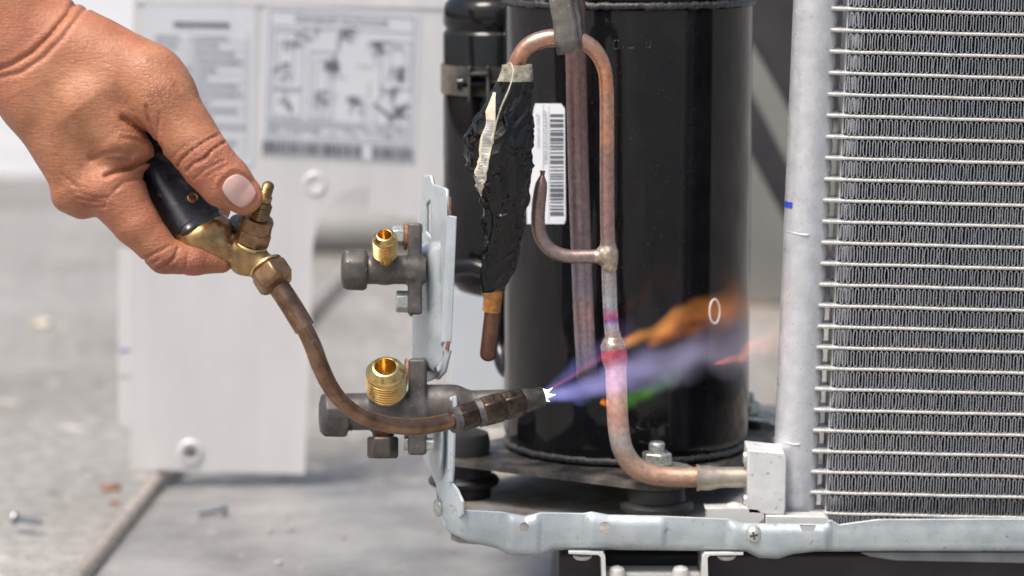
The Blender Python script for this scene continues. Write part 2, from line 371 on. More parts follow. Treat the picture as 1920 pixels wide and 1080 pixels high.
# wrap film
def wrap_mat():
    m, t, b = nodes_of('black_plastic_film')
    c = ramp(t, nz(t, 55, 4, 0.6), [(0.45, (0.003, 0.003, 0.0035)), (0.62, (0.007, 0.0065, 0.006)), (0.72, (0.10, 0.085, 0.055))])
    t.links.new(c, b.inputs['Base Color']); b.inputs['Roughness'].default_value = 0.05; b.inputs['Specular IOR Level'].default_value = 0.45
    bumpn(t, b, nz(t, 85, 2, 0.4, stretch=(1, 1, 0.6)), 0.15, 0.003)
    return m
M['wrap'] = wrap_mat()
def clear_mat(name, colr, alpha):
    m, t, b = nodes_of(name); b.inputs['Base Color'].default_value = (*colr, 1); b.inputs['Roughness'].default_value = 0.12
    a = ramp(t, nz(t, 260, 4, 0.6), [(0.3, g1(max(alpha-0.25, 0))), (0.7, g1(min(alpha+0.25, 1)))])
    t.links.new(a, b.inputs['Alpha']); bumpn(t, b, nz(t, 240, 4, 0.6), 0.5, 0.002); return m
M['clear'] = clear_mat('clear_tape', (0.62, 0.58, 0.46), 0.5)
M['amber'] = clear_mat('amber_tape', (0.45, 0.20, 0.04), 0.6)

def ground_mat():
    m, t, b = nodes_of('concrete')
    big = nz(t, 2.2, 5, 0.6); c = ramp(t, big, [(0.3, (0.195, 0.178, 0.15)), (0.52, (0.315, 0.303, 0.282)), (0.7, (0.40, 0.388, 0.366))])
    sp = ramp(t, nz(t, 90, 4, 0.7), [(0.36, g1(0.55)), (0.6, g1(1.15))]); c = mixc(t, 0.8, c, sp, 'MULTIPLY')
    st = ramp(t, nz(t, 30, 2, 0.5), [(0.64, g1(0)), (0.72, g1(1))]); c = mixc(t, st, c, (0.52, 0.49, 0.44))
    t.links.new(c, b.inputs['Base Color']); b.inputs['Roughness'].default_value = 0.5; b.inputs['Specular IOR Level'].default_value = 0.5
    bumpn(t, b, nz(t, 260, 5, 0.65), 0.5, 0.003); return m
M['ground'] = ground_mat()
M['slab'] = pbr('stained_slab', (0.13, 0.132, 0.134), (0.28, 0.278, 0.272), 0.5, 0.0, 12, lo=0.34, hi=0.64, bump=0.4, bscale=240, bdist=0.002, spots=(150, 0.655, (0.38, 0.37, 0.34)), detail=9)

# ================================================================== SETTING
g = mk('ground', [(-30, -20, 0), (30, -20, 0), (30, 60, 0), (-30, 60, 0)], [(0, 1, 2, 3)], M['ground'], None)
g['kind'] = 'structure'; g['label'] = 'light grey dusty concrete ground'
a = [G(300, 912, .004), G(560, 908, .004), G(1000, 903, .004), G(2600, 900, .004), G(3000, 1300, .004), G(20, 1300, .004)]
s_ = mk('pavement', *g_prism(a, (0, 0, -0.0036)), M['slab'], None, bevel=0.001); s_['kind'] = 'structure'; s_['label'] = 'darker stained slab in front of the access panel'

for (x0, x1, lb) in ((-1.3, -.02, 'added unseen dark slab banding the compressor reflection, torch side'), (.33, 1.7, 'added unseen dark slab banding the compressor reflection, condenser side')):  # added out-of-view slabs, dark to band the shell's reflection
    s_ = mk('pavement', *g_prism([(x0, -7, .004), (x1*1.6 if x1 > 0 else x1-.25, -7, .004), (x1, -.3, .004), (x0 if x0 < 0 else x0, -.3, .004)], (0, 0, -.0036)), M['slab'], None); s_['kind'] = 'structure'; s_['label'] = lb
a = [G(-2600, 330, .004), G(900, 330, .004), G(1100, -120, .004), G(-2600, -120, .004)]  # brightness of the far ground painted in as a paler sheet
s_ = mk('pavement', *g_prism(a, (0, 0, -0.0036)), pbr('far_ground_brightness', (.42, .425, .43), (.50, .50, .50), .55, 0, 3), None); s_['kind'] = 'structure'; s_['label'] = 'added pale sheet painting the bright far ground behind the access panel'
# ================================================================== ACCESS PANEL (behind, out of focus)
YP = 0.365
def pp(l, Y=YP): return [P(x, y, Y) for x, y in l]
pan = thing('access_panel', 'blurred white steel access panel with printed stickers standing behind the hand', 'panel', P(410, 885, YP))
outl = [(250, -70), (836, -70), (831, 408), (753, 409), (744, 399), (692, 396), (692, 351), (664, 352), (638, 363), (614, 386), (597, 415), (588, 450), (585, 485), (583, 600), (571, 889), (244, 880), (247, 400)]
sheet = mk('sheet', *g_prism(pp(outl), (0, 0.0014, 0)), M['panel'], pan)
cut(sheet, g_lathe([(-0.02, 0.0040), (0.02, 0.0040)], P(357, 848, YP), (0, 1, 0), 20)); sheet.data.shade_flat()
mk('hole_rim', *g_lathe([(0, .0042), (-.0016, .0046), (-.0016, .0064), (0, .0078)], P(357, 848, YP-.0002), (0, 1, 0), 24, capA=False, capB=False), M['panel'], pan)
mk('flange', *g_prism([P(222, 470, YP+.004), P(244.6, 470, YP+.004), P(244.6, 803, YP+.004), P(236, 803, YP+.004), P(221, 792, YP+.004)], (0, .0013, 0)), M['panel'], pan, bevel=.0003)
mk('flange_web', *g_prism([P(245.2, 470, YP+.0018), P(247.4, 470, YP+.0018), P(246.6, 803, YP+.0018), P(243.6, 803, YP+.0018)], (0, .004, 0)), M['panel'], pan)
mk('dimple', *g_lathe([(0, .0036), (-.0008, .0052), (-.0008, .0062), (0, .0072)], P(590, 345, YP-.0001), (0, 1, 0), 20, capB=False), M['panel'], pan)
mk('bottom_lip', *g_prism([P(245, 868, YP+.0016), P(570, 877, YP+.0016), P(570.5, 888, YP+.0016), P(245, 879, YP+.0016)], (0, .012, 0)), M['panel'], pan)
mk('top_fold', *g_prism([P(254, 2, YP-.0009), P(832, 12, YP-.0009), P(832, 16, YP-.0009), P(254, 6, YP-.0009)], (0, .0007, 0)), M['panel'], pan)
for yy in (657, 706):
    mk('pen_mark', *g_prism([P(224, yy, YP+.0036), P(243, yy-3, YP+.0036), P(243, yy, YP+.0036), P(224, yy+3, YP+.0036)], (0, .0003, 0)), M['blue_ink'] if yy < 700 else M['ink_soft'], pan)
# stickers: bilinear maps from sticker coordinates to the panel
def bil(q, u, v, Y):
    (ax, ay), (bx, by), (cx, cy_), (dx, dy) = q
    x = (ax*(1-u)+bx*u)*(1-v)+(dx*(1-u)+cx*u)*v; y = (ay*(1-u)+by*u)*(1-v)+(dy*(1-u)+cy_*u)*v
    return P(x, y, Y)
def quads(q, rects, Y, dy=0.0002):
    out = []
    for (u0, v0, u1, v1) in rects:
        out.append(g_prism([bil(q, u0, v0, Y), bil(q, u1, v0, Y), bil(q, u1, v1, Y), bil(q, u0, v1, Y)], (0, dy, 0)))
    return join(*out)
q1 = [(497, 8), (787, 24), (777, 305), (488, 290)]
q2 = [(272, 4), (480, 8), (474, 312), (268, 306)]
st1 = mk('diagram_sticker', *quads(q1, [(0, 0, 1, 1)], YP-.0006), M['sticker'], pan)
st2 = mk('specification_sticker', *quads(q2, [(0, 0, 1, 1)], YP-.0006), M['sticker'], pan)
R = random.Random(3)
def frame_rects(u0, v0, u1, v1, t=.006): return [(u0, v0, u1, v0+t), (u0, v1-t, u1, v1), (u0, v0+t, u0+t, v1-t), (u1-t, v0+t, u1, v1-t)]
soft = frame_rects(.03, .03, .97, .89, .009)+[(.04, .135, .96, .142)]+[(.04, .755, .96, .762)]
soft += frame_rects(.06, .17, .26, .55, .008)+frame_rects(.06, .56, .26, .74, .008)+frame_rects(.30, .29, .46, .74, .01)+frame_rects(.34, .35, .42, .70, .006)+frame_rects(.09, .24, .2, .5, .006)
soft += frame_rects(.76, .2, .96, .52, .008)+frame_rects(.82, .25, .92, .46, .006)
for _ in range(26):
    u = .3+.6*R.random(); v = .18+.5*R.random()
    soft.append((u, v, u+.05+.09*R.random(), v+.006) if R.random() < .5 else (u, v, u+.006, v+.04+.1*R.random()))
for k in range(5):
    u = .05
    while u < .93:
        l = .015+.05*R.random()
        if R.random() < .75: soft.append((u, .775+k*.018, u+l, .785+k*.018))
        u += l+.012
inkr = []
for (cu, cv, n) in ((.17, .22, 6), (.52, .16, 7), (.42, .37, 9), (.74, .24, 8), (.86, .40, 6), (.60, .62, 7), (.80, .55, 6), (.11, .43, 5), (.38, .6, 5), (.14, .63, 4), (.30, .17, 3), (.88, .66, 7)):
    for _ in range(n*2):
        u = cu+(R.random()-.5)*.10; v = cv+(R.random()-.5)*.10
        inkr.append((u, v, u+.025+.02*R.random(), v+.008) if R.random() < .6 else (u, v, u+.008, v+.03+.02*R.random()))
for k in range(14): inkr.append((.72+.016*k, .70-.012*abs(k-7)-.004, .735+.016*k, .715-.012*abs(k-7)))
u = .012
while u < .985:
    l = R.choice([.006, .006, .01, .016, .022])
    if not (.64 < u < .70): inkr.append((u, .905, min(u+l, .99), .985))
    u += l+R.choice([.006, .008, .012])
mk('diagram_lines', *quads(q1, soft, YP-.0009), M['ink_soft'], st1); mk('diagram_symbols', *quads(q1, inkr, YP-.0012), M['ink'], st1)
soft = []
for k in range(15):
    v = .20+k*.05; u = .46
    e = .55+.4*R.random()
    while u < e: l = .02+.05*R.random(); soft.append((u, v, u+l, v+.022)); u += l+.012
    if k % 3 != 2:
        u = .1; e = .2+.22*R.random()
        while u < e: l = .02+.05*R.random(); soft.append((u, v, u+l, v+.022)); u += l+.012
for k in range(15): soft.append((.07, .235+k*.05, .95, .238+k*.05))
soft += [(.42, .17, .426, .95), (.93, .17, .936, .95)]
mk('specification_text', *quads(q2, soft, YP-.0009), M['ink_soft'], st2)
inkr = []; u = .26
while u < .74: l = .02+.03*R.random(); inkr.append((u, .118, u+l, .146)); u += l+.006
mk('specification_heading', *quads(q2, inkr, YP-.0012), M['ink'], st2)
def text_mesh(name, s, o, ex, ey, size, mat, parent, ext=0.00005):
    c = bpy.data.curves.new('txt', 'FONT'); c.body = s; c.size = 1; c.align_x = 'CENTER'; c.align_y = 'CENTER'; c.resolution_u = 2
    ob = bpy.data.objects.new('txt', c); col.objects.link(ob); dg = bpy.context.evaluated_depsgraph_get(); dg.update()
    me = bpy.data.meshes.new_from_object(ob.evaluated_get(dg)); V = np.empty(len(me.vertices)*3); me.vertices.foreach_get('co', V); V = V.reshape(-1, 3)
    F = [tuple(p.vertices) for p in me.polygons]; bpy.data.objects.remove(ob); bpy.data.meshes.remove(me)
    W = np.asarray(o)+V[:, 0:1]*size*np.asarray(ex)+V[:, 1:2]*size*np.asarray(ey)
    return mk(name, W, F, mat, parent, None)
text_mesh('diagram_title', 'DIAGRAM OUTDOOR', bil(q1, .5, .085, YP-.0011), (1, 0, -.055), (0, 0, 1), .0055, M['ink'], st1)

# pale things far behind the notch and the bracket
t = thing('white_duct', 'blurred pale round duct lying on the ground behind the access panel', 'duct', G(690, 470))
c0 = G(690, 472); r = .022
mk('duct_shell', *g_lathe([(-.075, r*.96), (-.07, r), (.04, r), (.045, r*.9), (.045, r*.85), (-.075, r*.85)], c0+np.array([0, 0, r]), (1, .12, 0), 40, capA=False, capB=False), M['duct'], t)
mk('end_cap', *g_lathe([(-.0745, r*.84), (-.073, r*.84)], c0+np.array([0, 0, r]), (1, .12, 0), 40), M['duct'], t)
Yb = 0.36
t = thing('pale_steel_plate', 'blurred pale blue plate with rounded corner standing behind the valve bracket', 'plate', P(900, 800, Yb))
zb = float(P(900, 840, Yb)[2]); o2 = [(842, 545), (880, 545), (905, 556), (922, 580), (932, 612), (940, 700), (946, 840), (846, 840)]
pts = [P(x, y, Yb) for x, y in o2]
for p in pts[-2:]: p[2] = 0.0005
mk('plate_sheet', *g_prism(pts, (0, .0015, 0)), M['pale_plate'], t, bevel=.0004)
mk('foot_flange', *g_box((float(P(893, 840, Yb)[0]), Yb+.0157, .0012), .022, .028, .0016), M['pale_plate'], t)
# dark stand far behind, right of the compressor
Yd = 0.55
t = thing('dark_stand', 'blurred dark painted steel stand leaning behind compressor and condenser header', 'stand', P(1690, 800, Yd))
mk('cover', *g_prism(pp([(1330, -120), (1700, -120), (1700, 330), (1560, 228), (1484, 212), (1450, 150), (1412, 84), (1330, 20)], Yd), (0, .02, 0)), M['darkstand'], t, bevel=.002)
b0 = P(1372, 240, Yd); b1 = P(1395, 240, Yd)
def foot(px, x0, y0):   # extend a line through (x0,y0) with slope 2 down to the ground
    q = P(px, y0+(px-x0)*1.98, Yd); return q
f0, f1 = P(1300, 90, Yd-.012), P(1372, 100, Yd-.012)
f2, f3 = P(1740, 860, Yd-.012), P(1690, 860, Yd-.012); f2[2] = f3[2] = 0.0
mk('leg', *g_prism([f0, f1, f2, f3], (0, .01, 0)), M['darkstand'], t, bevel=.001)
f0, f1 = P(1640, 200, Yd+.022), P(1690, 200, Yd+.022); f2, f3 = P(1705, 860, Yd+.022), P(1660, 860, Yd+.022); f2[2] = f3[2] = 0.0
mk('leg', *g_prism([f0, f1, f2, f3], (0, .01, 0)), M['darkstand'], t, bevel=.001)

# ground clutter
rr = .0042
pa = [G(96, 1140, rr+.004), G(300, 892, rr+.004), G(470, 700, rr+.004), G(648, 512, rr+.004)]
tag(mk('copper_rod', *join(g_tube(pa, rr, 24), ), M['rod'], None, loc=pa[0]), 'long tarnished copper pipe lying on the ground under the access panel', 'pipe')
def screw(px, py, ang, tilt, label, sc=1.0):
    hr = .0042*sc; z = .0045
    o = G(px, py, z+.0042); ax = np.array([math.cos(ang)*math.cos(tilt), math.sin(ang)*math.cos(tilt), math.sin(tilt)])
    t = thing('loose_screw', label, 'screw', (o[0], o[1], .004), 'loose screws on the ground')
    mk('head', *g_lathe([(-.0024*sc, .0018*sc), (-.0022*sc, .0032*sc), (-.0012*sc, hr), (0, hr), (.0002*sc, .004*sc)], o, ax, 24), M['screw'], t)
    pr = []; h = 0.0002
    while h < .0135*sc: pr += [(h, .0015*sc), (h+.0005*sc, .0021*sc)]; h += .001*sc
    pr.append((h+.0015*sc, .0008*sc))
    mk('shank', *g_lathe(pr, o, ax, 16), M['screw'], t)
screw(418, 953, math.radians(200), math.radians(-6), 'loose zinc screw on the dark slab below the access panel')
screw(30, 972, math.radians(-12), math.radians(-6), 'loose zinc screw on dusty concrete beside the copper pipe')
def chunk(px, py, r, n, mat, label, cat, z0=0.0):
    o = G(px, py, z0); bm = bmesh.new(); bmesh.ops.create_icosphere(bm, subdivisions=3, radius=1)
    V = [np.array([v.co.x*r*1.5, v.co.y*r, v.co.z*r*.5+r*.35])*(1+.5*mnoise.noise(v.co*1.7+Vector((n, n, 0)))) for v in bm.verts]
    for v in V: v[2] = max(v[2], 0)
    F = [tuple(v.index for v in f.verts) for f in bm.faces]; bm.free()
    return tag(mk('debris_chip', np.array(V)+o, F, mat, None, 60, loc=o), label, cat)
chunk(208, 918, .0042, 1.3, M['rust'], 'small rust brown flake on concrete above the copper pipe', 'debris')
chunk(215, 945, .0022, 4.3, M['rust'], 'tiny orange rust crumb on concrete near the rust flake', 'debris')
chunk(78, 612, .006, 7.7, M['paper_old'], 'small pale cream chip lying far back on concrete', 'debris')

# grit lying about on the concrete
V = []; F = []; RG = random.Random(5)
for _ in range(260):
    px, py = RG.uniform(-60, 900), RG.uniform(620, 1100)
    if 230 < px < 590 and py < 900: continue
    o = G(px, py, .0044 if (py > 915 and px > 330) else .0002); r_ = RG.choice([.0005, .0006, .0008, .001, .0013])*RG.uniform(.7, 1.2)
    bm = bmesh.new(); bmesh.ops.create_icosphere(bm, subdivisions=1, radius=1); n0 = len(V)
    for v in bm.verts: V.append(o+np.array([v.co.x*r_*1.3, v.co.y*r_, max(0, v.co.z*.6+.3)*r_])*(1+.35*RG.random()))
    F += [tuple(n0+v.index for v in f.verts) for f in bm.faces]; bm.free()
gt = mk('grit', V, F, pbr('grit_stone', (.2, .18, .16), (.46, .44, .40), .8, 0, 90), None, 60); gt['kind'] = 'stuff'; gt['label'] = 'loose grit scattered over the concrete'
Yg = 1.13; z0 = 0.0
t = thing('grey_board', 'blurred dull grey board standing far behind the dark stand', 'board', (float(P(1600, 575, Yg)[0]), Yg, 0))
b_ = [P(1330, -200, Yg), P(2100, -200, Yg), P(2100, 575, Yg), P(1330, 575, Yg)]
for p in b_[2:]: p[2] = .0005
mk('board_face', *g_prism(b_, (0, .012, 0)), pbr('dull_grey_paint', (.15, .15, .14), (.22, .22, .205), .6, 0, 4), t, bevel=.002)
mk('foot_rail', *g_box((float(P(1715, 575, Yg)[0]), Yg+.035, .006), .2, .045, .011), M['darkstand'], t, bevel=.001)
# ================================================================== COMPRESSOR
CX, R0 = float(P(1175, 540, 0)[0]), 0.0582
zt = float(P(1175, 12, -R0)[2]); zbm = float(P(1175, 872, -R0)[2])
comp = thing('compressor', 'glossy black cylindrical compressor standing between the valves and the condenser', 'compressor', (CX, 0, zbm-.02))
pr = [(zbm+.0002, R0*.93), (zbm+.003, R0*.985), (zbm+.007, R0), (zt-.002, R0)]
shell = mk('shell', *g_lathe(pr, (CX, 0, 0), (0, 0, 1), 128, capA=False, capB=False), M['black'], comp, 50)
dome = [(zt+.0022, R0*1.0)]+[(zt+.004+.03*math.sin(a), R0*1.0*math.cos(a)) for a in np.linspace(0.05, 1.5, 14)]
mk('dome', *g_lathe(dome, (CX, 0, 0), (0, 0, 1), 96, capA=False), M['black'], comp, 60)
def bead(z, rad, thick, name, parent, amp, n=220):
    V = []; F = []; sg = 10
    for i in range(n):
        a = 2*math.pi*i/n; zz = z+amp*math.sin(a*31)*.3+amp*(R.random()-.5); th = thick*(.85+.3*R.random())
        for k in range(sg):
            b = 2*math.pi*k/sg; rr_ = rad+th*math.cos(b); V.append((CX+rr_*math.cos(a), rr_*math.sin(a), zz+th*1.1*math.sin(b)))
    for i in range(n):
        for k in range(sg):
            j = (i+1) % n; l = (k+1) % sg; F.append((i*sg+k, j*sg+k, j*sg+l, i*sg+l))
    mk(name, V, F, M['weld'], parent, None)
bead(zt, R0-.0002, .0016, 'weld_bead', comp, .0006)
bead(zbm+.001, R0*.975, .0016, 'weld_bead', comp, .0005)
# label on the shell
def shell_pt(px, py, off=0.0004):                     # photo pixel on the shell cylinder
    d = FW+(px-960)/FPX*RT-(py-540)/FPX*UP; rad = R0+off; ox, oy = CAM[0]-CX, CAM[1]
    A = d[0]**2+d[1]**2; B = 2*(ox*d[0]+oy*d[1]); C_ = ox*ox+oy*oy-rad*rad; k = (-B-math.sqrt(B*B-4*A*C_))/(2*A)
    return CAM+d*k
def shell_patch(poly_l, poly_r, y0, y1, n, off, m=10):
    V = []; F = []
    for i in range(n+1):
        y = y0+(y1-y0)*i/n; a_, b_ = np.interp(y, *zip(*poly_l)), np.interp(y, *zip(*poly_r))
        for k in range(m+1): V.append(shell_pt(a_+(b_-a_)*k/m, y, off))
    for i in range(n):
        for k in range(m): q = i*(m+1)+k; F.append((q, q+1, q+m+2, q+m+1))
    return V, F
lab = mk('barcode_label', *shell_patch([(193, 1004), (196, 1002), (300, 985), (415, 988)], [(195, 1052), (200, 1059), (412, 1061), (420, 1058)], 194, 420, 24, .0004), M['paper'], comp)
bars = []; y = 214.0; RB = random.Random(11)
while y < 398:
    h = RB.choice([2.2, 2.2, 3.4, 5, 7]); bars.append(shell_patch([(0, 1031), (500, 1031.5)], [(0, 1056), (500, 1057)], y, y+h, 1, .0006, 4)); y += h+RB.choice([2.4, 3.2, 4.5])
mk('barcode', *join(*bars), M['ink'], lab)
mk('label_rule', *join(shell_patch([(0, 1018), (500, 1018)], [(0, 1018.8), (500, 1018.8)], 196, 318, 2, .0006, 1), shell_patch([(0, 1029), (500, 1029)], [(0, 1029.7), (500, 1029.7)], 198, 416, 2, .0006, 1)), M['ink_soft'], lab)
def shell_text(s, px, py, size, name, mat):
    o = shell_pt(px, py, .0008); n_ = np.array([o[0]-CX, o[1], 0]); n_ /= np.linalg.norm(n_)
    ex = np.array([0, 0, 1.0]); ey = np.cross(n_, ex); return text_mesh(name, s, o, ex, ey, size, mat, lab)
shell_text('Y8RKARGA5A3497', 1023.5, 258, .0030, 'label_code', M['ink_soft']); shell_text('Internal OLP', 1009, 245, .0030, 'label_note', M['ink_soft'])
shell_text('SPEC', 993, 372, .0024, 'label_word', M['ink_soft'])
# painted white ring and embossed strokes
V = []; F = []; n = 40; sg = 8
for i in range(n):
    a = 2*math.pi*i/n; c0 = shell_pt(1340+9.5*math.cos(a), 584+22.5*math.sin(a), .0003); rad_d = np.array([c0[0]-CX, c0[1], 0]); rad_d /= np.linalg.norm(rad_d)
    tg = shell_pt(1340-9.5*math.sin(a)+9.5*math.cos(a), 584+22.5*math.cos(a)+22.5*math.sin(a), .0003)-c0; tg /= np.linalg.norm(tg); e = np.cross(tg, rad_d)
    for k in range(sg):
        b = 2*math.pi*k/sg; V.append(c0+.00055*(rad_d*math.cos(b)*.6+e*math.sin(b)))
for i in range(n):
    for k in range(sg): j = (i+1) % n; l = (k+1) % sg; F.append((i*sg+k, j*sg+k, j*sg+l, i*sg+l))
mk('zero_mark', V, F, M['white'], comp, None)
for pts in ([(1151, 76), (1160, 76), (1161, 92), (1151, 91), (1151, 76)], [(1179, 90), (1188, 90), (1189, 86)], [(1212, 78), (1212, 88), (1217, 90), (1220, 86), (1220, 77)]):
    mk('stamped_character', *g_tube([shell_pt(x, y, .0001) for x, y in pts], .00022, 6), M['weld'], comp)
# base plate with three lobes
ang = [math.radians(-82), math.radians(196), math.radians(40)]; RF = .080
feet = [(CX+RF*math.cos(a), RF*math.sin(a)) for a in ang]
zpl = zbm-.0016
cand = [(CX+R0*.99*math.cos(t_), R0*.99*math.sin(t_)) for t_ in np.linspace(0, 2*math.pi, 60, endpoint=False)]
for fx, fy in feet: cand += [(fx+.0155*math.cos(t_), fy+.0155*math.sin(t_)) for t_ in np.linspace(0, 2*math.pi, 24, endpoint=False)]
def hull(pts):
    pts = sorted(set(pts)); cr = lambda o, a, b: (a[0]-o[0])*(b[1]-o[1])-(a[1]-o[1])*(b[0]-o[0])
    lo = []; up = []
    for p in pts:
        while len(lo) > 1 and cr(lo[-2], lo[-1], p) <= 0: lo.pop()
        lo.append(p)
    for p in reversed(pts):
        while len(up) > 1 and cr(up[-2], up[-1], p) <= 0: up.pop()
        up.append(p)
    return lo[:-1]+up[:-1]
H = hull(cand); cc = np.array([CX, 0])
def offp(p, k): v = np.array(p)-cc; return cc+v*k
ringT = [(*offp(p, .97), zpl) for p in H]; ringE = [(*offp(p, .995), zpl-.0008) for p in H]
def dep(p): return .0085*min(1, max(0, min(math.hypot(p[0]-fx, p[1]-fy) for fx, fy in feet)-.018)/.02)+.002
ringB = [(*offp(p, 1.0), zpl-.001-dep(p)) for p in H]; ringI = [(*offp(p, .97), zpl-.001-dep(p)) for p in H]; ringK = [(*offp(p, .965), zpl-.0018) for p in H]
n = len(H); V = ringT+ringE+ringB+ringI+ringK; F = [tuple(range(n)), tuple(range(5*n-1, 4*n-1, -1))]
for k in range(4): F += [(k*n+i, k*n+(i+1) % n, (k+1)*n+(i+1) % n, (k+1)*n+i) for i in range(n)]
mk('base_plate', V, F, M['dustblack'], comp, 40)
zfl = float(P(1220, 975, -.08)[2])
gp = lambda zb_, zt_: [(zb_-.002, .0125), (zb_+.0035, .0130), (zb_+.0045, .0150), (zb_+.0053, .0164), (zb_+.0073, .0168), (zb_+.0087, .0157), (zb_+.0095, .0132), (zt_-.0048, .0128), (zt_-.004, .0126), (zt_-.0035, .0132), (zt_-.001, .0132), (zt_, .012)]
for k, (fx, fy) in enumerate(feet):
    gr = mk('rubber_grommet', *g_lathe(gp(zfl, zpl-.0004), (fx, fy, 0), (0, 0, 1), 48), M['rubber'], comp)
    if k == 1:
        mk('rubber_cap', *g_lathe([(zpl-.0002, .012), (zpl+.006, .0125), (zpl+.010, .0115), (zpl+.012, .006), (zpl+.0122, .001)], (fx, fy, 0), (0, 0, 1), 32), M['rubber'], gr); continue
    zz = zpl+.004
    mk('spacer', *g_lathe([(zpl-.0002, .0075), (zz, .0075)], (fx, fy, 0), (0, 0, 1), 32), M['rubber'], gr)
    mk('washer', *g_lathe([(zz, .0108), (zz+.0004, .0114), (zz+.0014, .0114), (zz+.0017, .011)], (fx, fy, 0), (.05, -.02, 1), 40), M['zinc'], gr)
    mk('nut', *g_hex((fx, fy, 0), (0, 0, 1), .0070, zz+.0019, zz+.0078, .2), M['zinc'], gr, bevel=.0003)
    th = [(zz+.0078, .0036)]
    for q in range(5): th += [(zz+.0080+q*.00085, .0038), (zz+.0084+q*.00085, .0033)]
    th.append((zz+.0124, .003)); mk('stud', *g_lathe(th, (fx, fy, 0), (0, 0, 1), 20), M['zinc'], gr)
# accumulator with its strap
AX, AY, AR = float(P(926, 300, .056)[0]), .056, .0247
za = lambda py: float(P(900, py, AY-AR)[2])
pr = [(za(545)-.006, .008), (za(545)-.003, AR*.7), (za(545)+.004, AR*.95), (za(545)+.010, AR), (za(69), AR), (za(65), AR*.985), (za(62), AR*.95), (za(58), AR*.945), (za(54), AR*.97), (za(49), AR*.995), (za(40), AR), (za(22), AR*.99), (za(12), AR*.96), (za(4), AR*.9), (za(-4), AR*.78), (za(-9), AR*.6), (za(-12), AR*.3), (za(-12.5), AR*.05)]
acc = mk('accumulator', *g_lathe(pr, (AX, AY, 0), (0, 0, 1), 64), M['black'], comp, 60)
mk('strap', *g_lathe([(za(181), AR+.0002), (za(181), AR+.0011), (za(126), AR+.0011), (za(126), AR+.0002)], (AX, AY, 0), (0, 0, 1), 48, capA=False, capB=False), M['dustblack'], acc)
mk('strap_bracket', *join(g_box(P(880, 157, AY-AR-.006), .0013, .014, .0165), g_box(P(897, 138, AY-AR-.006), .010, .014, .0012), g_box(P(915, 157, AY-AR-.006), .0013, .014, .0165)), M['dustblack'], acc, bevel=.0003)
mk('strap_bolt', *g_lathe([(-.006, .0018), (-.0055, .0030), (-.003, .0036), (-.0028, .0019), (.016, .0019)], P(878, 157, AY-AR-.008), (1, .1, 0), 20), M['black'], acc)
mk('accumulator_tube', *g_tube(crom([P(855, 500, .03), P(890, 500, .025), P(925, 520, .02), P(938, 570, .02), P(936, 640, .02), P(948, 690, .01), P(975, 700, 0.0)], 6), .0042, 20), M['black'], acc)

# ================================================================== BASE PAN
YR = -0.12
top = [(800, 958), (860, 958), (940, 962), (962, 966), (985, 970), (1003, 966), (1015, 963), (1095, 965), (1108, 962), (1140, 968), (1240, 970), (1365, 975), (1392, 984), (1548, 985), (1557, 977), (1572, 986), (1600, 982), (1645, 976), (2100, 974)]
bot = [(800, 1008), (845, 1009), (880, 1018), (930, 1029), (958, 1043), (1015, 1045), (1040, 1033), (1075, 1031), (1400, 1035), (1425, 1047), (1460, 1049), (1488, 1040), (1530, 1035), (2100, 1036)]
pan_t = thing('base_pan', 'galvanised steel base pan with embossed front rim carrying compressor and condenser', 'base pan', (float(P(1300, 1000, YR)[0]), 0, float(P(1300, 1035, YR)[2])))
steps = [(840, 0), (952, 0), (960, -.0016), (1006, -.0016), (1014, 0), (1098, 0), (1110, -.0022), (1140, -.0018), (1240, -.0016), (1250, 0), (1362, 0.0002), (1376, -.0018), (1545, -.0018), (1560, .0005), (2100, .0005)]
cols = []; xl = float(P(838, 980, YR)[0]); rc = .010; s0 = S(YR)
for t_ in np.linspace(.16, YR+rc+.004, 14): cols.append((xl, t_, 838, 0, (-1, 0)))
for a in np.linspace(0, math.pi/2, 9): cols.append((xl+rc-rc*math.cos(a), YR+rc-rc*math.sin(a), 838+(rc-rc*math.cos(a))/s0, 0, (-math.cos(a), -math.sin(a))))
for px in np.arange(838+rc/s0+4, 2080, 4): x = float(P(px, 1000, YR)[0]); cols.append((x, YR, px, -float(np.interp(px, *zip(*steps))), (0, -1)))
NV = 12; V = []; F = []
for (x, y, px, e, nrm) in cols:
    zt_ = float(P(px, np.interp(px, *zip(*top)), YR)[2]); zb_ = float(P(px, np.interp(px, *zip(*bot)), YR)[2])
    for k in range(NV+1):
        f = k/NV; z = zt_+(zb_-zt_)*f
        bulge = e*min(1, f*7)*min(1, (1-f)*4.5) + .0012*math.sin(min(1, f*1.3)*math.pi)*.5 - (.0035*max(0, (f-.8)/.2)**2)
        V.append((x+nrm[0]*bulge, y+nrm[1]*bulge, z))
nc = len(cols)
for i in range(nc-1):
    for k in range(NV): q = i*(NV+1)+k; F.append((q, q+1, q+NV+2, q+NV+1))
rim = mk('front_rim', V, F, M['galv'], pan_t, 60)
sm = rim.modifiers.new('s', 'SOLIDIFY'); sm.thickness = .0011; sm.offset = 0; apply_mods(rim)
for (px, py, r_) in ((983, 986, 9), (1134, 986, 11)): cut(rim, g_lathe([(-.02, r_*s0), (.02, r_*s0)], P(px, py, YR), (0, 1, 0), 24))
sl_ = [P(1522+9*math.cos(a)*(1)+(6 if math.cos(a) > 0 else -6), 1003+10*math.sin(a), YR-.02) for a in np.linspace(0, 2*math.pi, 25)[:-1]]
cut(rim, g_prism(sl_, (0, .04, 0)))
rim.data.shade_smooth(); rim.data.set_sharp_from_angle(angle=math.radians(50))
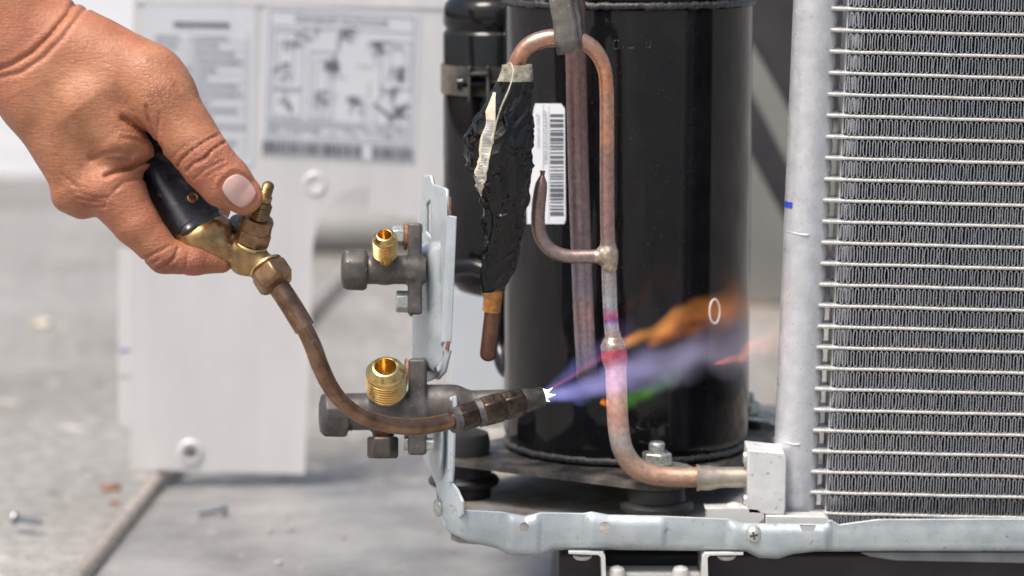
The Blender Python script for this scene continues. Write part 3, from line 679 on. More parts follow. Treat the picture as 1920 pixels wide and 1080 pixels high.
# cut edge on top of the rim
ep = [np.array([c[0]-c[4][0]*.0, c[1], float(P(c[2], np.interp(c[2], *zip(*top)), YR)[2])+.0002]) for c in cols[10:]]
mk('rim_edge', *g_tube(ep, .0006, 6), M['galv'], pan_t)
zf = zfl-.0008
mk('pan_floor', *g_prism([(xl+.0015, .158, zf), (xl+.0015, YR+.012, zf), (xl+.005, YR+.005, zf), (xl+.012, YR+.0022, zf), (.254, YR+.0022, zf), (.254, .158, zf)], (0, 0, -.002)), M['pan_floor'], pan_t)
mk('under_pan_shade', *g_box((.131, .03, .036), .220, .25, .063), M['darkstand'], pan_t, bevel=.002)  # added dark block standing in for the shadow under the pan
mk('rear_rim', *g_box(((xl+.255)/2, .1605, zf+.004), .255-xl-.003, .0012, .014), M['galv'], pan_t)
mk('side_rim', *g_box((.2555, .021, zf+.004), .0012, .275, .016), M['galv'], pan_t)
# rim screw with cross recess
o = P(1413, 1003, YR-.003)
hd = mk('rim_screw', *g_lathe([(.003, .0041), (.0012, .0041), (.0002, .0036), (-.0010, .0025), (-.0015, .0012), (-.0016, .0001)], o, (0, 1, 0), 32), M['zinc'], pan_t)
mk('cross_recess', *join(g_box(o+np.array([0, -.00135, 0]), .0036, .0006, .0009, ex=(.97, 0, .2), ez=(-.2, 0, .97)), g_box(o+np.array([0, -.00136, 0]), .0009, .0006, .0036, ex=(.97, 0, .2), ez=(-.2, 0, .97))), M['valve_nut'], hd)
# little pads and plates on the rim
mk('corner_pad', *g_prism([P(x, y, -.112) for x, y in smooth2([(1326, 957), (1330, 955), (1420, 956), (1420, 982), (1330, 982), (1326, 978)], 3)], (0, .012, 0)), M['foot'], pan_t, bevel=.0005)
mk('rivet_dome', *g_lathe([(-.001, .0045), (.001, .0043), (.003, .003), (.0038, .0005)], P(1376, 957, -.104), (0, 0, 1), 24), M['foot'], pan_t)
mk('corner_pad', *g_prism([P(x, y, -.114) for x, y in [(1436, 967), (1548, 969), (1556, 976), (1556, 1022), (1436, 1022)]], (0, .01, 0)), M['foot'], pan_t, bevel=.0004)
# mounting feet under the rim
ft = thing('mounting_foot', 'pale painted steel mounting foot under the base pan rim', 'foot', (float(P(1215, 1080, YR)[0]), YR+.03, 0))
zlo = 0.0045
def zstrip(pts, wy, y0, name):
    V = []; th = .0011
    mk(name, *g_prism([np.array([x, y0, z]) for x, z in pts], (0, wy, 0)), M['foot'], ft, bevel=.0002)
def px2(px, py, Y=YR-.002): q = P(px, py, Y); return (float(q[0]), float(q[2]))
zstrip([px2(1066, 1034), px2(1130, 1035), px2(1135, 1043), px2(1138, 1120), px2(1130, 1120), px2(1127, 1046), px2(1122, 1041), px2(1066, 1039)], .03, YR-.002, 'bracket')
zstrip([px2(1394, 1036), px2(1322, 1037), px2(1317, 1043), px2(1313, 1120), px2(1329, 1120), px2(1327, 1046), px2(1331, 1042), px2(1394, 1041)], .03, YR-.002, 'bracket')
for px in (1092, 1362): q = P(px, 1041, YR+.004); mk('rivet', *g_lathe([(0, .0042), (-.0008, .0041), (-.0018, .003), (-.002, .001)], q, (0, 0, 1), 24), M['foot'], ft)
c0 = P(1222, 1092, YR+.012); zbar = float(P(1222, 1066, YR+.012)[2])
mk('cross_bar', *g_box((c0[0], YR+.012, zbar-.006), .043, .014, .012), M['foot'], ft, bevel=.0015)
mk('stand_block', *g_box((c0[0], YR+.014, (zbar-.012+zlo)/2), .056, .03, zbar-.012-zlo), M['darkstand'], ft, bevel=.001)
for px in (1157, 1276):
    mk('knob', *g_lathe([(-.004, .0040), (-.001, .0040), (.0012, .0032), (.0022, .0012), (.0024, .0002)], P(px, 1070, YR+.004), (0, -.2, 1), 24), M['foot'], ft)
pl_ = P(1780, 1048, YR+.006)
mk('under_plate', *g_prism([P(x, y, YR+.002) for x, y in [(1612, 1036), (1630, 1044), (1680, 1052), (2080, 1060), (2080, 1036)]], (0, .03, 0)), pbr('under_plate_steel', (.10, .11, .115), (.17, .18, .185), .5, .3, 60), pan_t, bevel=.0006)

# ================================================================== CONDENSER
ROLL = math.radians(1.75); YAW = math.radians(2)
OC = P(1487, 955, -.09)
cond = thing('condenser_coil', 'silver aluminium condenser coil with round header pipe, flat tubes and corrugated fins', 'condenser', OC, rot=(0, ROLL, YAW))
pit = .00938; NT = 28; RH = .0096
V = []; F = []; sg = 56; rows = []
z = -.004
while z < (NT-.5)*pit: rows.append(z); z += pit/10
for z in rows:
    k = abs(math.sin(math.pi*z/pit))**.55
    for i in range(sg):
        a = 2*math.pi*i/sg; ca = math.cos(a); rad = RH*(1+.13*max(0, ca)**3*(k-.35)); V.append((rad*ca, rad*math.sin(a), z))
for r_ in range(len(rows)-1):
    for i in range(sg): j = (i+1) % sg; F.append((r_*sg+i, r_*sg+j, (r_+1)*sg+j, (r_+1)*sg+i))
F.append(tuple(range(sg-1, -1, -1))); F.append(tuple(range((len(rows)-1)*sg, len(rows)*sg)))
hdr = mk('header_pipe', V, F, M['alu'], cond, 60, local=True)
def hp(a, z, k=1.01): return np.array([RH*k*math.cos(math.radians(a)), RH*k*math.sin(math.radians(a)), z])
V = []; F = []
for i, a in enumerate(np.linspace(-176, -136, 9)):
    wob = .0003*math.sin(i*1.7); V += [hp(a, .1366+wob, 1.012), hp(a, .1393-wob*.7, 1.012)]
for i in range(8): F.append((2*i, 2*i+2, 2*i+3, 2*i+1))
mk('marker_stroke', V, F, M['blue_ink'], hdr, None, local=True)
for zz in (.1262, .0322):
    mk('solder_run', *g_tube([hp(-178, zz+.0006), hp(-150, zz), hp(-125, zz-.0004), hp(-105, zz-.0008), hp(-92, zz-.0008), hp(-86, zz-.0004)], [.0002, .00025, .0003, .0004, .0007, .0003], 8), M['alu'], hdr, local=True)
TL, TX0, TD = .128, .0062, .0085
th_ = [math.pi*2*i/20 for i in range(20)]
sec = [(math.copysign(abs(math.cos(a))**.5, math.cos(a))*TD, math.copysign(abs(math.sin(a))**.5, math.sin(a))*.00099) for a in th_]
nx = 60
def tube_mesh(seed):
    V = []; F = []; rg = random.Random(seed); ph = rg.random()*9
    for i in range(nx+1):
        x = TX0+(TL-TX0)*i/nx; wv = .00005*math.sin(x*140+ph)+.00004*math.sin(x*310+ph*2); sc = 1.1 if x < .0145 else 1.0
        for (y, z) in sec: V.append((x, y*.98, z*sc+wv))
    n = len(sec)
    for i in range(nx):
        for k in range(n): j = (k+1) % n; F.append((i*n+k, i*n+j, (i+1)*n+j, (i+1)*n+k))
    F.append(tuple(range(n-1, -1, -1))); F.append(tuple(range(nx*n, (nx+1)*n))); return V, F
base_t = [mk('flat_tube', *tube_mesh(k), M['tube'], cond, 60, local=True) for k in range(4)]
for k in range(NT):
    if k < 4: o = base_t[k]
    else: o = base_t[k % 4].copy(); col.objects.link(o); o.parent = cond
    o.location = (0, 0, k*pit)
def fin_mesh(seed, h0, h1, squash=False):
    rg = random.Random(seed); L = []; x = .0146; per = .00250; amp = 0
    up = True; pts = []; lean = 0
    while x < TL:
        bow = rg.gauss(0, .00010)+ (.0002*math.sin(x*900+seed) if rg.random() < .6 else 0)
        w_ = per/2*(1+rg.gauss(0, .07)); lean = .8*lean+rg.gauss(0, .00006)
        seq = [(0, .12), (bow*.7, .3), (bow, .5), (bow*.7, .7), (0, .88)]
        if not up: seq = seq[::-1]; 
        a_, b_ = h0, h1
        if squash: b_ = h1
        for dx, f in (seq if up else [(dx, f) for dx, f in seq]): pts.append((x+dx+lean*(f-.5), a_+(b_-a_)*f))
        yv = .965 if up else .035; yt = 1.0 if up else 0.0
        pts.append((x+w_*.22, a_+(b_-a_)*yv)); pts.append((x+w_*.5, a_+(b_-a_)*yt)); pts.append((x+w_*.78, a_+(b_-a_)*yv))
        x += w_; up = not up
    pts = [np.array(p) for p in pts]; n = len(pts); hw = .00018; V = []; F = []; dsk = rg.gauss(0, .0003)
    for i, p in enumerate(pts):
        tg = pts[min(i+1, n-1)]-pts[max(i-1, 0)]; tg /= np.linalg.norm(tg); nr = np.array([-tg[1], tg[0]])*hw
        for (yy, sk) in ((-.0078, 0), (-.0012, dsk)):
            for sgn in (1, -1): q = p+nr*sgn; V.append((q[0]+sk, yy, q[1]))
    for i in range(n-1):
        a_, b_ = i*4, (i+1)*4
        F += [(a_, a_+1, b_+1, b_), (a_+1, a_+3, b_+3, b_+1), (a_+3, a_+2, b_+2, b_+3), (a_+2, a_, b_, b_+2)]
    return V, F
fb = [mk('fin_strip', *fin_mesh(20+k, .0011, pit-.0011), M['fin'], cond, 50, local=True) for k in range(9)]
for k in range(NT-1):
    if k < 9: o = fb[k]
    else: o = fb[(k*5+3) % 9].copy(); col.objects.link(o); o.parent = cond
    o.location = (0, 0, k*pit)
    o.rotation_euler = (0, 0, 0)
mk('fin_strip', *fin_mesh(77, -.0065, -.0011), M['fin'], cond, 50, local=True)
mk('side_strip', *g_box((.0138, .001, (NT-1)*pit/2), .0006, .0145, (NT-1)*pit), M['tube'], cond, local=True)
mk('gap_shade_sheet', *g_box((.0835, .0115, (NT-1)*pit/2), .131, .003, NT*pit), M['gap_shade'], cond, local=True)  # added dark sheet standing in for the shade deep between the fins
# connection block
bl = [P(x, y, -.112) for x, y in [(1402, 843), (1471, 850), (1475, 858), (1473, 955), (1470, 966), (1402, 963)]]
blk = mk('connection_block', *g_prism([Matrix.Rotation(0, 3, 'X') @ Vector(p-OC) for p in bl], (0, .022, 0)), M['block'], None, bevel=.0006)
# keep it upright: convert from world into condenser space
Mi = (Matrix.Translation(Vector(OC)) @ Matrix.Rotation(YAW, 4, 'Z') @ Matrix.Rotation(ROLL, 4, 'Y')).inverted()
def into_cond(o):
    o.parent = cond; o.matrix_parent_inverse = Matrix.Identity(4); o.matrix_basis = Mi @ Matrix.Translation(Vector(OC))
into_cond(blk)
def kid(name, VF, mat, parent, **k):
    V = np.asarray(VF[0], float)-OC; o = mk(name, V, VF[1], mat, None, **k); o.parent = parent; return o
for py in (858, 938): kid('block_screw', g_lathe([(-.0022, .0024), (-.0018, .0030), (0, .0032), (.002, .0032)], P(1402, py, -.103), (1, 0, 0), 20), M['zinc'], blk)
stub = kid('stub_pipe', g_tube([P(1405, 895, -.101), P(1352, 895, -.101), P(1338, 896, -.101), P(1330, 896, -.101), P(1314, 896, -.101), P(1309, 896, -.101), P(1306, 896, -.101)], [.0047, .0047, .0052, .0056, .0055, .0060, .0061], 28), pbr('stub_metal', (0.30, 0.27, 0.22), (0.44, 0.40, 0.34), .42, .6, 160, bump=.2), blk)

# ================================================================== PIPES
def bent(pts, rpx, n=8, Y=None):
    pa = crom([P(*p) for p in pts], n); return pa, [S(p[1])*rpx for p in pa] if not hasattr(rpx, '__len__') else None
cp = thing('copper_pipe', 'heat tinted copper pipe arching over from the taped bundle to the condenser block', 'pipe', P(1160, 900, -.1))
mk('pipe_stub', *g_tube(crom([P(915, 664, -.105), P(921, 610, -.105), P(931, 520, -.104)], 6), 15.5*S(-.1), 28, round_start=True), M['copper_dark'], cp, 50)
arc = [(948, 350, -.103), (958, 200, -.102), (964, 140, -.1), (972, 112, -.1), (990, 87, -.1), (1018, 74, -.1), (1050, 71, -.1), (1085, 75, -.1), (1113, 92, -.1), (1131, 122, -.1), (1137, 160, -.1), (1138, 230, -.1), (1138, 320, -.1), (1139, 420, -.1), (1142, 520, -.1), (1145, 590, -.1), (1149, 640, -.1)]
pa = crom([P(*p) for p in arc], 7); rad = np.interp(np.linspace(0, 1, len(pa)), [0, .1, .15, .35, .5, .6, 1], [15, 15, 15.5, 17, 15, 13.5, 14])*S(-.1)
mk('upper_pipe', *g_tube(pa, rad, 28), M['hotpipe'], cp, 50)
low = [(1152, 655, -.1), (1155, 700, -.1), (1157, 760, -.1), (1160, 805, -.1), (1168, 843, -.1), (1187, 872, -.1), (1215, 888, -.1), (1255, 894, -.1), (1315, 895, -.101)]
pa = crom([P(*p) for p in low], 9)
mk('lower_pipe', *g_tube(pa, np.interp(np.linspace(0, 1, len(pa)), [0, .05, .6, 1], [20, 20, 20, 19])*S(-.1), 32), M['hotlow'], cp, 50)
jp = [(1148.5, 620), (1149, 628), (1149.5, 634), (1150, 641), (1150.5, 648), (1151, 656), (1152, 668), (1153, 676), (1154, 683), (1154.5, 690)]
mk('flared_socket', *g_tube([P(x, y, -.1) for x, y in jp[4:]], [S(-.1)*r_ for r_ in (23.5, 24.5, 24.5, 24, 22, 20.2)], 32), M['hotlow'], cp)
V, F = g_tube(crom([P(x, y, -.1) for x, y in jp[:6]], 5), np.interp(np.linspace(0, 1, 26), [0, .3, .55, .75, 1], [14.2, 15.5, 22, 25.5, 24])*S(-.1), 36)
V = [v+np.array([0, 0, -.0010*max(0, mnoise.noise(Vector(v)*420))]) + .0002*np.array(mnoise.noise_vector(Vector(v)*600)) for v in V]
mk('braze_joint', V, F, M['solder'], cp, 60)
br = [(1143, 480, -.1), (1100, 481, -.1), (1062, 480, -.1), (1035, 470, -.1), (1016, 448, -.1), (1009, 418, -.1), (1010, 385, -.1), (1013, 360, -.1), (1015, 345, -.1), (1016, 335, -.1), (1017, 328, -.1), (1017.5, 320, -.1)]
pa = crom([P(*p) for p in br], 6)
mk('branch_pipe', *g_tube(pa, np.interp(np.linspace(0, 1, len(pa)), [0, .55, .65, .73, .82, .9, .95, 1], [13, 13, 12.5, 11, 7, 4, 4.5, 5.5])*S(-.1), 24), M['branch'], cp, 60)
fr = Fr(1140, 475, -.1)
o, _ = organic('tee_joint', lambda p: smin(rcone(p, (1140, 455, 0), (1143, 500, 0), 14.5, 14.5), rcone(p, (1120, 481, 0), (1141, 478, 0), 13.5, 16), 14)+.5*np.sin(p[:, 0]*.4)*np.sin(p[:, 1]*.31), (1100, 430, -30), (1170, 525, 30), 2.5, fr, M['solder'], cp)
sp_ = thing('suction_pipe', 'wide dull purple copper pipe rising upright in front of the compressor shell', 'pipe', P(1098, 720, -.07))
pts = [(1076, -60, -.078), (1079, 60, -.078), (1082, 200, -.078), (1086, 350, -.078), (1091, 500, -.077), (1096, 620, -.074), (1099, 668, -.070), (1100, 695, -.062), (1100, 708, -.050)]
pa = crom([P(*p) for p in pts], 8)
mk('pipe_wall', *g_tube(pa, .0047, 32), M['suction'], sp_, 50)
st = thing('grimy_strip', 'grimy translucent grey strip hanging over the copper pipe arch', 'strip', P(1062, 100, -.107))
sp = [(1026, -40, 1082, -40), (1030, 0, 1072, 0), (1038, 45, 1080, 40), (1041, 75, 1083, 68), (1046, 104, 1086, 95)]
V = []; F = []
for (x0, y0, x1, y1) in sp:
    for k in range(6): V.append(P(x0+(x1-x0)*k/5, y0+(y1-y0)*k/5, -.1055-.0010*math.sin(k/5*math.pi)))
for i in range(len(sp)-1):
    for k in range(5): q = i*6+k; F.append((q, q+1, q+7, q+6))
o = mk('strip_sheet', V, F, M['mica'], st, 60); m_ = o.modifiers.new('s', 'SOLIDIFY'); m_.thickness = .0009
V = []; F = []
for (x0, y0, x1, y1) in sp:
    V.append(P(x1, y1, -.1052)); V.append(P(x1+9, y1-14, -.1005))
for i in range(len(sp)-1): F.append((i*2, i*2+1, i*2+3, i*2+2))
o = mk('strip_fold', V, F, M['mica'], st, 60); m_ = o.modifiers.new('s', 'SOLIDIFY'); m_.thickness = .0008

# taped bundle around the hanging pipe end
wb = thing('taped_bundle', 'crumpled black plastic wrap taped around the hanging copper pipe end', 'wrap', P(925, 560, -.104))
prof = [(128, 969, 27), (145, 967, 31), (175, 958, 39), (210, 948, 48), (250, 938, 58), (290, 935, 61), (330, 939, 54), (370, 946, 43), (400, 946, 38), (450, 943, 33), (500, 935, 30), (530, 926, 25), (549, 922, 18)]
py_, cx_, hw_ = zip(*prof); Yw = -.1045
def wrap_pt(y, a, off=0.0, folds=True):
    cx = np.interp(y, py_, cx_); hw = np.interp(y, py_, hw_); s_ = S(Yw)
    q = Vector((math.cos(a)*1.5, math.sin(a)*1.5, y*.0075+.35*math.cos(a+1)))
    nse = 0
    if folds:
        wv = Vector((math.cos(a)*1.25, math.sin(a)*1.25, y*.0135+.45*math.cos(a*1.0+.6)))+.25*Vector(mnoise.noise_vector(Vector((math.cos(a), math.sin(a), y*.012))))
        d1 = mnoise.voronoi(wv*1.35)[0]; d2 = mnoise.voronoi(wv*2.7+Vector((5, 3, 1)))[0]
        mkf = min(1, max(0, .5+1.6*mnoise.noise(wv*1.1+Vector((3, 1, 8)))))
        d3 = mnoise.voronoi(wv*5.2+Vector((2, 8, 4)))[0]
        zc_ = abs(mnoise.noise(Vector((math.cos(a)*1.1, math.sin(a)*1.1, y*.021+.5*math.sin(a*2+1))))); zd_ = abs(mnoise.noise(Vector((math.cos(a)*1.7+7, math.sin(a)*1.7, y*.034-.8*a))))
        nse = (d1[0]-.42)*.36+(d2[0]-.42)*.12*mkf+.12*max(0, 1-zc_/.14)*(.3+mkf)+.045*max(0, 1-zd_/.12)*(.2+mkf)-.06
    r = hw*(1+nse*(.85 if 150 < y < 535 else .3))
    dpt = .62+.1*math.sin(y*.02)
    return P(cx+(r+off)*math.cos(a), y, Yw-.001) + np.array([0, -1, 0])*s_*(r*dpt+off)*math.sin(a)
V = []; F = []; na = 150; ys = np.linspace(128, 549, 230)
for y in ys:
    for k in range(na): V.append(wrap_pt(y, 2*math.pi*k/na))
for i in range(len(ys)-1):
    for k in range(na): j = (k+1) % na; F.append((i*na+k, i*na+j, (i+1)*na+j, (i+1)*na+k))
F += [tuple(range(na)), tuple(range((len(ys)-1)*na, len(ys)*na))]
mk('plastic_wrap', V, F, M['wrap'], wb, None)
def wrap_patch(l, r_, y0, y1, n, m, off):
    V = []; F = []
    for i in range(n+1):
        y = y0+(y1-y0)*i/n; cx = np.interp(y, py_, cx_); hw = np.interp(y, py_, hw_)
        a_, b_ = np.interp(y, *zip(*l)), np.interp(y, *zip(*r_))
        for k in range(m+1):
            x = a_+(b_-a_)*k/m; V.append(wrap_pt(y, math.acos(max(-.97, min(.97, (x-cx)/hw))), off))
    for i in range(n):
        for k in range(m): q = i*(m+1)+k; F.append((q, q+1, q+m+2, q+m+1))
    return V, F
ll = [(172, 926), (200, 917), (240, 907), (280, 897), (330, 890), (376, 893)]; lr = [(172, 930), (200, 931), (240, 929), (280, 920), (330, 914), (376, 899)]
pl = mk('paper_slip', *wrap_patch(ll, lr, 172, 378, 40, 6, 2.2), M['paper_old'], wb, None); m_ = pl.modifiers.new('s', 'SOLIDIFY'); m_.thickness = .0002
bars = []; y = 222.0
while y < 350: h = RB.choice([1.5, 2, 3]); bars.append(wrap_patch([(a_, b_+4) for a_, b_ in ll], [(a_, b_-4) for a_, b_ in lr], y, y+h, 1, 3, 3.3)); y += h+RB.choice([2, 2.5, 4])
mk('slip_barcode', *join(*bars), M['ink_soft'], pl, None)
V = []; F = []; ys2 = np.linspace(121, 152, 10)
for y in ys2:
    for k in range(48):
        a = 2*math.pi*k/48; q = wrap_pt(max(y, 128), a, 1.6+1.5*mnoise.noise(Vector((math.cos(a)*3, math.sin(a)*3, y*.1)))); q = q+np.array([0, 0, float(P(960, y, Yw)[2]-P(960, max(y, 128), Yw)[2])]); V.append(q)
for i in range(9):
    for k in range(48): j = (k+1) % 48; F.append((i*48+k, i*48+j, (i+1)*48+j, (i+1)*48+k))
mk('clear_tape_collar', V, F, M['clear'], wb, None)
tp = crom([P(946, 124, -.116), P(957, 118, -.112), P(962, 135, -.118), P(955, 165, -.1225), P(940, 200, -.126), P(928, 240, -.125), P(924, 270, -.124)], 6)
mk('loose_film_edge', *g_tube(tp, .00035, 6), M['clear'], wb)
mk('amber_tape', *g_tube(crom([P(923, 546, -.105), P(924, 560, -.105), P(921, 585, -.105)], 5), [.0046, .0043, .0040], 24, caps=False), M['amber'], wb)

# ================================================================== VALVE BRACKET
vb = thing('valve_bracket', 'bent galvanised bracket plate holding both service valves at the pan corner', 'bracket', P(830, 960, -.112))
pA, pB = P(785, 600, -.078), P(855, 600, -.118)
dpl = pB-pA; dpl[2] = 0; dpl /= np.linalg.norm(dpl); npl = np.cross([0, 0, 1.0], dpl)     # plate direction / normal
if npl[0] > 0: npl = -npl
def PL(px, py, off=0.0):                               # photo pixel on the bracket plane
    d = FW+(px-960)/FPX*RT-(py-540)/FPX*UP; o = pA+npl*off
    return CAM+d*(np.dot(o-CAM, npl)/np.dot(d, npl))
M['galv_lit'] = pbr('lit_galvanised_steel', (0.45, 0.51, 0.55), (0.55, 0.60, 0.63), 0.34, 0.25, 70, rvar=0.1, bump=0.06, bscale=500, spots=(300, 0.66, (0.36, 0.4, 0.42)))  # same steel as the rim, lightened to paint the stronger light on the bracket
tpx = [(786, 410), (792, 398), (796.5, 388), (797, 334), (801, 327), (813, 328), (815, 345), (823, 346), (838, 352), (842, 356), (842.5, 403), (857, 406)]
bpx = [(786, 690), (789, 706), (797, 718), (813, 712), (826, 700), (833, 656), (838, 642), (857, 642)]
def dome_h(x, y, x0, x1, y0, y1, r):
    dx = min(x-x0, x1-x)/7.0; dy = min(y-y0-max(0, (x0+16-x))*1.2, y1-y)/26.0
    f = max(0, min(1, min(dx, dy))); return r*f*f*(3-2*f)
pxs = list(np.arange(786, 842, 2))+[841.9, 842.6, 845, 848, 851, 854, 856.5]; NR = 90; V = []; F = []
for x in pxs:
    y0, y1 = np.interp(x, *zip(*tpx)), np.interp(x, *zip(*bpx))
    for k in range(NR+1):
        y = y0+(y1-y0)*k/NR
        xs_ = x-(.040*(y-405) if x > 842 else .018*max(0, y-400)*(x > 830))          # the flange leans in towards the bottom
        base = PL(xs_, y) if x <= 842 else P(xs_, y, float(PL(842-.018*max(0, y-400), y)[1])-.0004)
        V.append(base+npl*dome_h(x, y, 788, 832, 452, 708, .0042))
for i in range(len(pxs)-1):
    for k in range(NR):
        q = i*(NR+1)+k; yc = np.interp(pxs[i]+1, *zip(*tpx)); yc = yc+(np.interp(pxs[i]+1, *zip(*bpx))-yc)*(k+.5)/NR
        if 803 < pxs[i]+1 < 815 and 384-(pxs[i]-803) < yc < 436+(pxs[i]-803): continue
        F.append((q, q+1, q+NR+2, q+NR+1))
o = mk('upper_plate', V, F, M['galv_lit'], vb, 45); m_ = o.modifiers.new('s', 'SOLIDIFY'); m_.thickness = .0014; m_.offset = -1
Yf = float(PL(846, 520)[1])-.0006
def dome_grid(outl, hgt, name):
    c = np.mean(outl, 0); V = []; F = []; nr = 10; m = len(outl)
    for r_ in range(nr+1):
        f = 1-r_/nr
        for x, y in outl: V.append(PL(c[0]+(x-c[0])*f, c[1]+(y-c[1])*f, .0003+hgt*(math.sin(min(1, (1-f)*2.1)*math.pi/2)**1.5)))
    for r_ in range(nr):
        for i in range(m): j = (i+1) % m; F.append((r_*m+i, r_*m+j, (r_+1)*m+j, (r_+1)*m+i))
    mk(name, V, F, M['galv_lit'], vb, None)
mk('lower_tab', *g_prism([PL(x, y, .0008) for x, y in [(833, 655), (843, 657), (833, 698), (820, 712), (812, 711), (826, 690)]], npl*-.0013), M['galv_lit'], vb, bevel=.0003)
mk('cut_notch', *g_prism([PL(838, 640, .0014), PL(842, 640, .0014), PL(840, 658, .0014), PL(834, 655, .0014)], npl*-.0006), M['rust'], vb)
mk('cut_edge', *g_prism([PL(842, 369, .0004), PL(843.5, 369, .0004), PL(843.5, 402, .0004), PL(842, 402, .0004)], npl*-.0006), M['rust'], vb)
lo_o = [(843, 744), (851, 742), (853, 757), (850, 800), (848, 880), (846, 905), (856, 918), (866, 940), (866, 965), (840, 990), (829, 985), (826, 950), (816, 905), (797, 868), (790, 845), (800, 800), (806, 778), (818, 768), (836, 763)]
mk('lower_plate', *g_prism([PL(x, y) for x, y in lo_o], npl*-.0013), M['galv_lit'], vb, bevel=.0003)
dome_grid(smooth2([(812, 785), (826, 772), (834, 780), (834, 850), (830, 890), (822, 900), (810, 880), (803, 850)], 5), .003, 'embossed_dome')
mk('edge_flange', *g_prism([P(843, 746, Yf), P(853, 743, Yf), P(852, 800, Yf), P(849, 903, Yf), P(838, 906, Yf), P(841, 800, Yf)], (0, .0012, 0)), M['galv_lit'], vb, bevel=.0003)
mk('bracket_screw', *g_lathe([(0, .004), (.001, .0038), (.0018, .002), (.002, .0003)], PL(822, 952, .0003), npl, 24), M['zinc'], vb)

# ================================================================== SERVICE VALVES
def flare(fr, tip, r, L, name, parent, mat):
    ax = fr.d(0, .67, .742); s_ = fr.s*r; o = fr(*tip)
    prf = [(L*.6, .50), (.02, .53), (0, .57), (.03, .66), (.32, .92), (.42, .95), (.46, .99), (.52, .99)]
    h = .56
    while h < L: prf += [(h, .88), (h+.04, .88), (h+.09, 1.0), (h+.135, 1.0)]; h += .18
    prf.append((h, .9)); prf.append((h+.5, .88))
    return mk(name, *g_lathe([(a*s_, b*s_) for a, b in prf], o, ax, 56), mat, parent, 18)
def bolt(fr, u, v, w, r, L, parent):
    ax = fr.d(1, .03, .12); s_ = fr.s
    b = mk('bolt', *g_hex(fr(u, v, w), ax, r*s_, 0, L*s_, .4), M['zinc'], parent, bevel=.0004)
    mk('washer', *g_lathe([(L*s_, r*1.25*s_), ((L+3)*s_, r*1.32*s_), ((L+6)*s_, r*1.3*s_)], fr(u, v, w), ax, 32), M['rust'], b)
def valve_body(fr, f, lo, hi, parent, h=2.6):
    return organic('valve_body', f, lo, hi, h, fr, M['valve'], parent)
fr = Fr(725, 505, -.105)
v1 = thing('service_valve', 'small dark brass service valve with little flare port on upper bracket', 'valve', fr(790, 505, 0), 'service valves')
def f1(p):
    d = rcone(p, (688, 506, 0), (785, 506, 0), 27, 27); d = smin(d, rbox(p, (778, 504, 4), (13, 86, 26), 5), 9)
    d = smin(d, rcone(p, (722, 508, -2), (722, 492, -16), 25, 23), 7); d = smin(d, rcone(p, (735, 516, -20), (775, 518, -18), 9, 9), 5); return d
valve_body(fr, f1, (660, 405, -65), (800, 600, 45), v1)
flare(fr, (724, 441, -70), 23.5, 2.0, 'flare_port', v1, M['brassnew'])
mk('valve_cap', *join(g_lathe([(x*fr.s, r*fr.s) for x, r in ((0, 26), (3, 36), (8, 41), (40, 42), (46, 41), (48, 36))], fr(640, 505, -2), fr.d(1, .01, .1), 8, .3)), M['valve'], v1, 60, bevel=.0012)
bolt(fr, 735, 442, 6, 20, 22, v1); bolt(fr, 742, 565, 2, 21, 26, v1)
fr = Fr(725, 770, -.108)
v2 = thing('service_valve', 'large dark brass service valve with wide bright flare port on lower bracket', 'valve', fr(790, 770, 0), 'service valves')
def f2(p):
    d = rcone(p, (655, 772, 0), (785, 770, 0), 35, 35); d = smin(d, rbox(p, (783, 762, 4), (17, 90, 34), 6), 10)
    d = smin(d, rcone(p, (724, 782, 6), (726, 760, -14), 36, 35), 8); d = smin(d, rcone(p, (735, 790, -28), (780, 788, -24), 11, 11), 6)
    d = smin(d, rcone(p, (800, 757, 8), (848, 757, 8), 36, 36), 3); d = smin(d, rcone(p, (860, 757, 8), (985, 752, 10), 24, 23), 12)
    d = smin(d, rcone(p, (718, 790, 0), (718, 812, 0), 20, 20), 6); return d
valve_body(fr, f2, (610, 655, -100), (1015, 865, 60), v2, 3.2)
flare(fr, (726, 685, -82), 37.5, 1.75, 'flare_port', v2, M['brassnew'])
mk('valve_cap', *join(g_lathe([(x*fr.s, r*fr.s) for x, r in ((0, 22), (2, 36), (7, 42), (42, 43), (47, 42), (50, 38))], fr(601, 778, -8), fr.d(1, 0, .22), 8, .35)), M['valve'], v2, 60, bevel=.0014)
pr = [(0, 20)]
for k in range(5): pr += [(k*3+1, 24), (k*3+2.5, 21)]
mk('cap_thread', *g_lathe([(a*fr.s, b*1.4*fr.s) for a, b in pr], fr(646, 776, -2), fr.d(1, 0, .1), 28), M['valve_nut'], v2)
pr = [(0, 16)]
for k in range(6): pr += [(k*4+1, 18.5), (k*4+3, 15.5)]
mk('port_thread', *g_lathe([(a*fr.s, b*fr.s) for a, b in pr], fr(718, 800, -6), fr.d(0, 1, 0), 28), M['brassnut'], v2)
mk('port_nut', *join(g_lathe([(h*fr.s, r*fr.s) for h, r in ((0, 18), (0, 26), (3, 30), (36, 30), (41, 27))], fr(718, 818, -6), fr.d(0, 1, -.04), 6, .55)), M['valve_nut'], v2, bevel=.0005)
bolt(fr, 757, 830, -4, 15, 24, v2)
mk('spacer', *g_lathe([(0, 12*fr.s), (26*fr.s, 12*fr.s)], fr(786, 832, -2), fr.d(1, .03, .12), 20), M['zinc'], v2)
mk('washer', *g_lathe([(0, 26*fr.s), (4*fr.s, 27*fr.s)], fr(759, 698, 4), fr.d(1, .03, .12), 28), M['rust'], v2)

# ================================================================== TORCH
YT = -.17; fr = Fr(460, 450, YT); s_ = fr.s
tc = thing('gas_torch', 'brass gas torch with black handle and bent copper neck held in the hand', 'torch', fr(455, 500, 0))
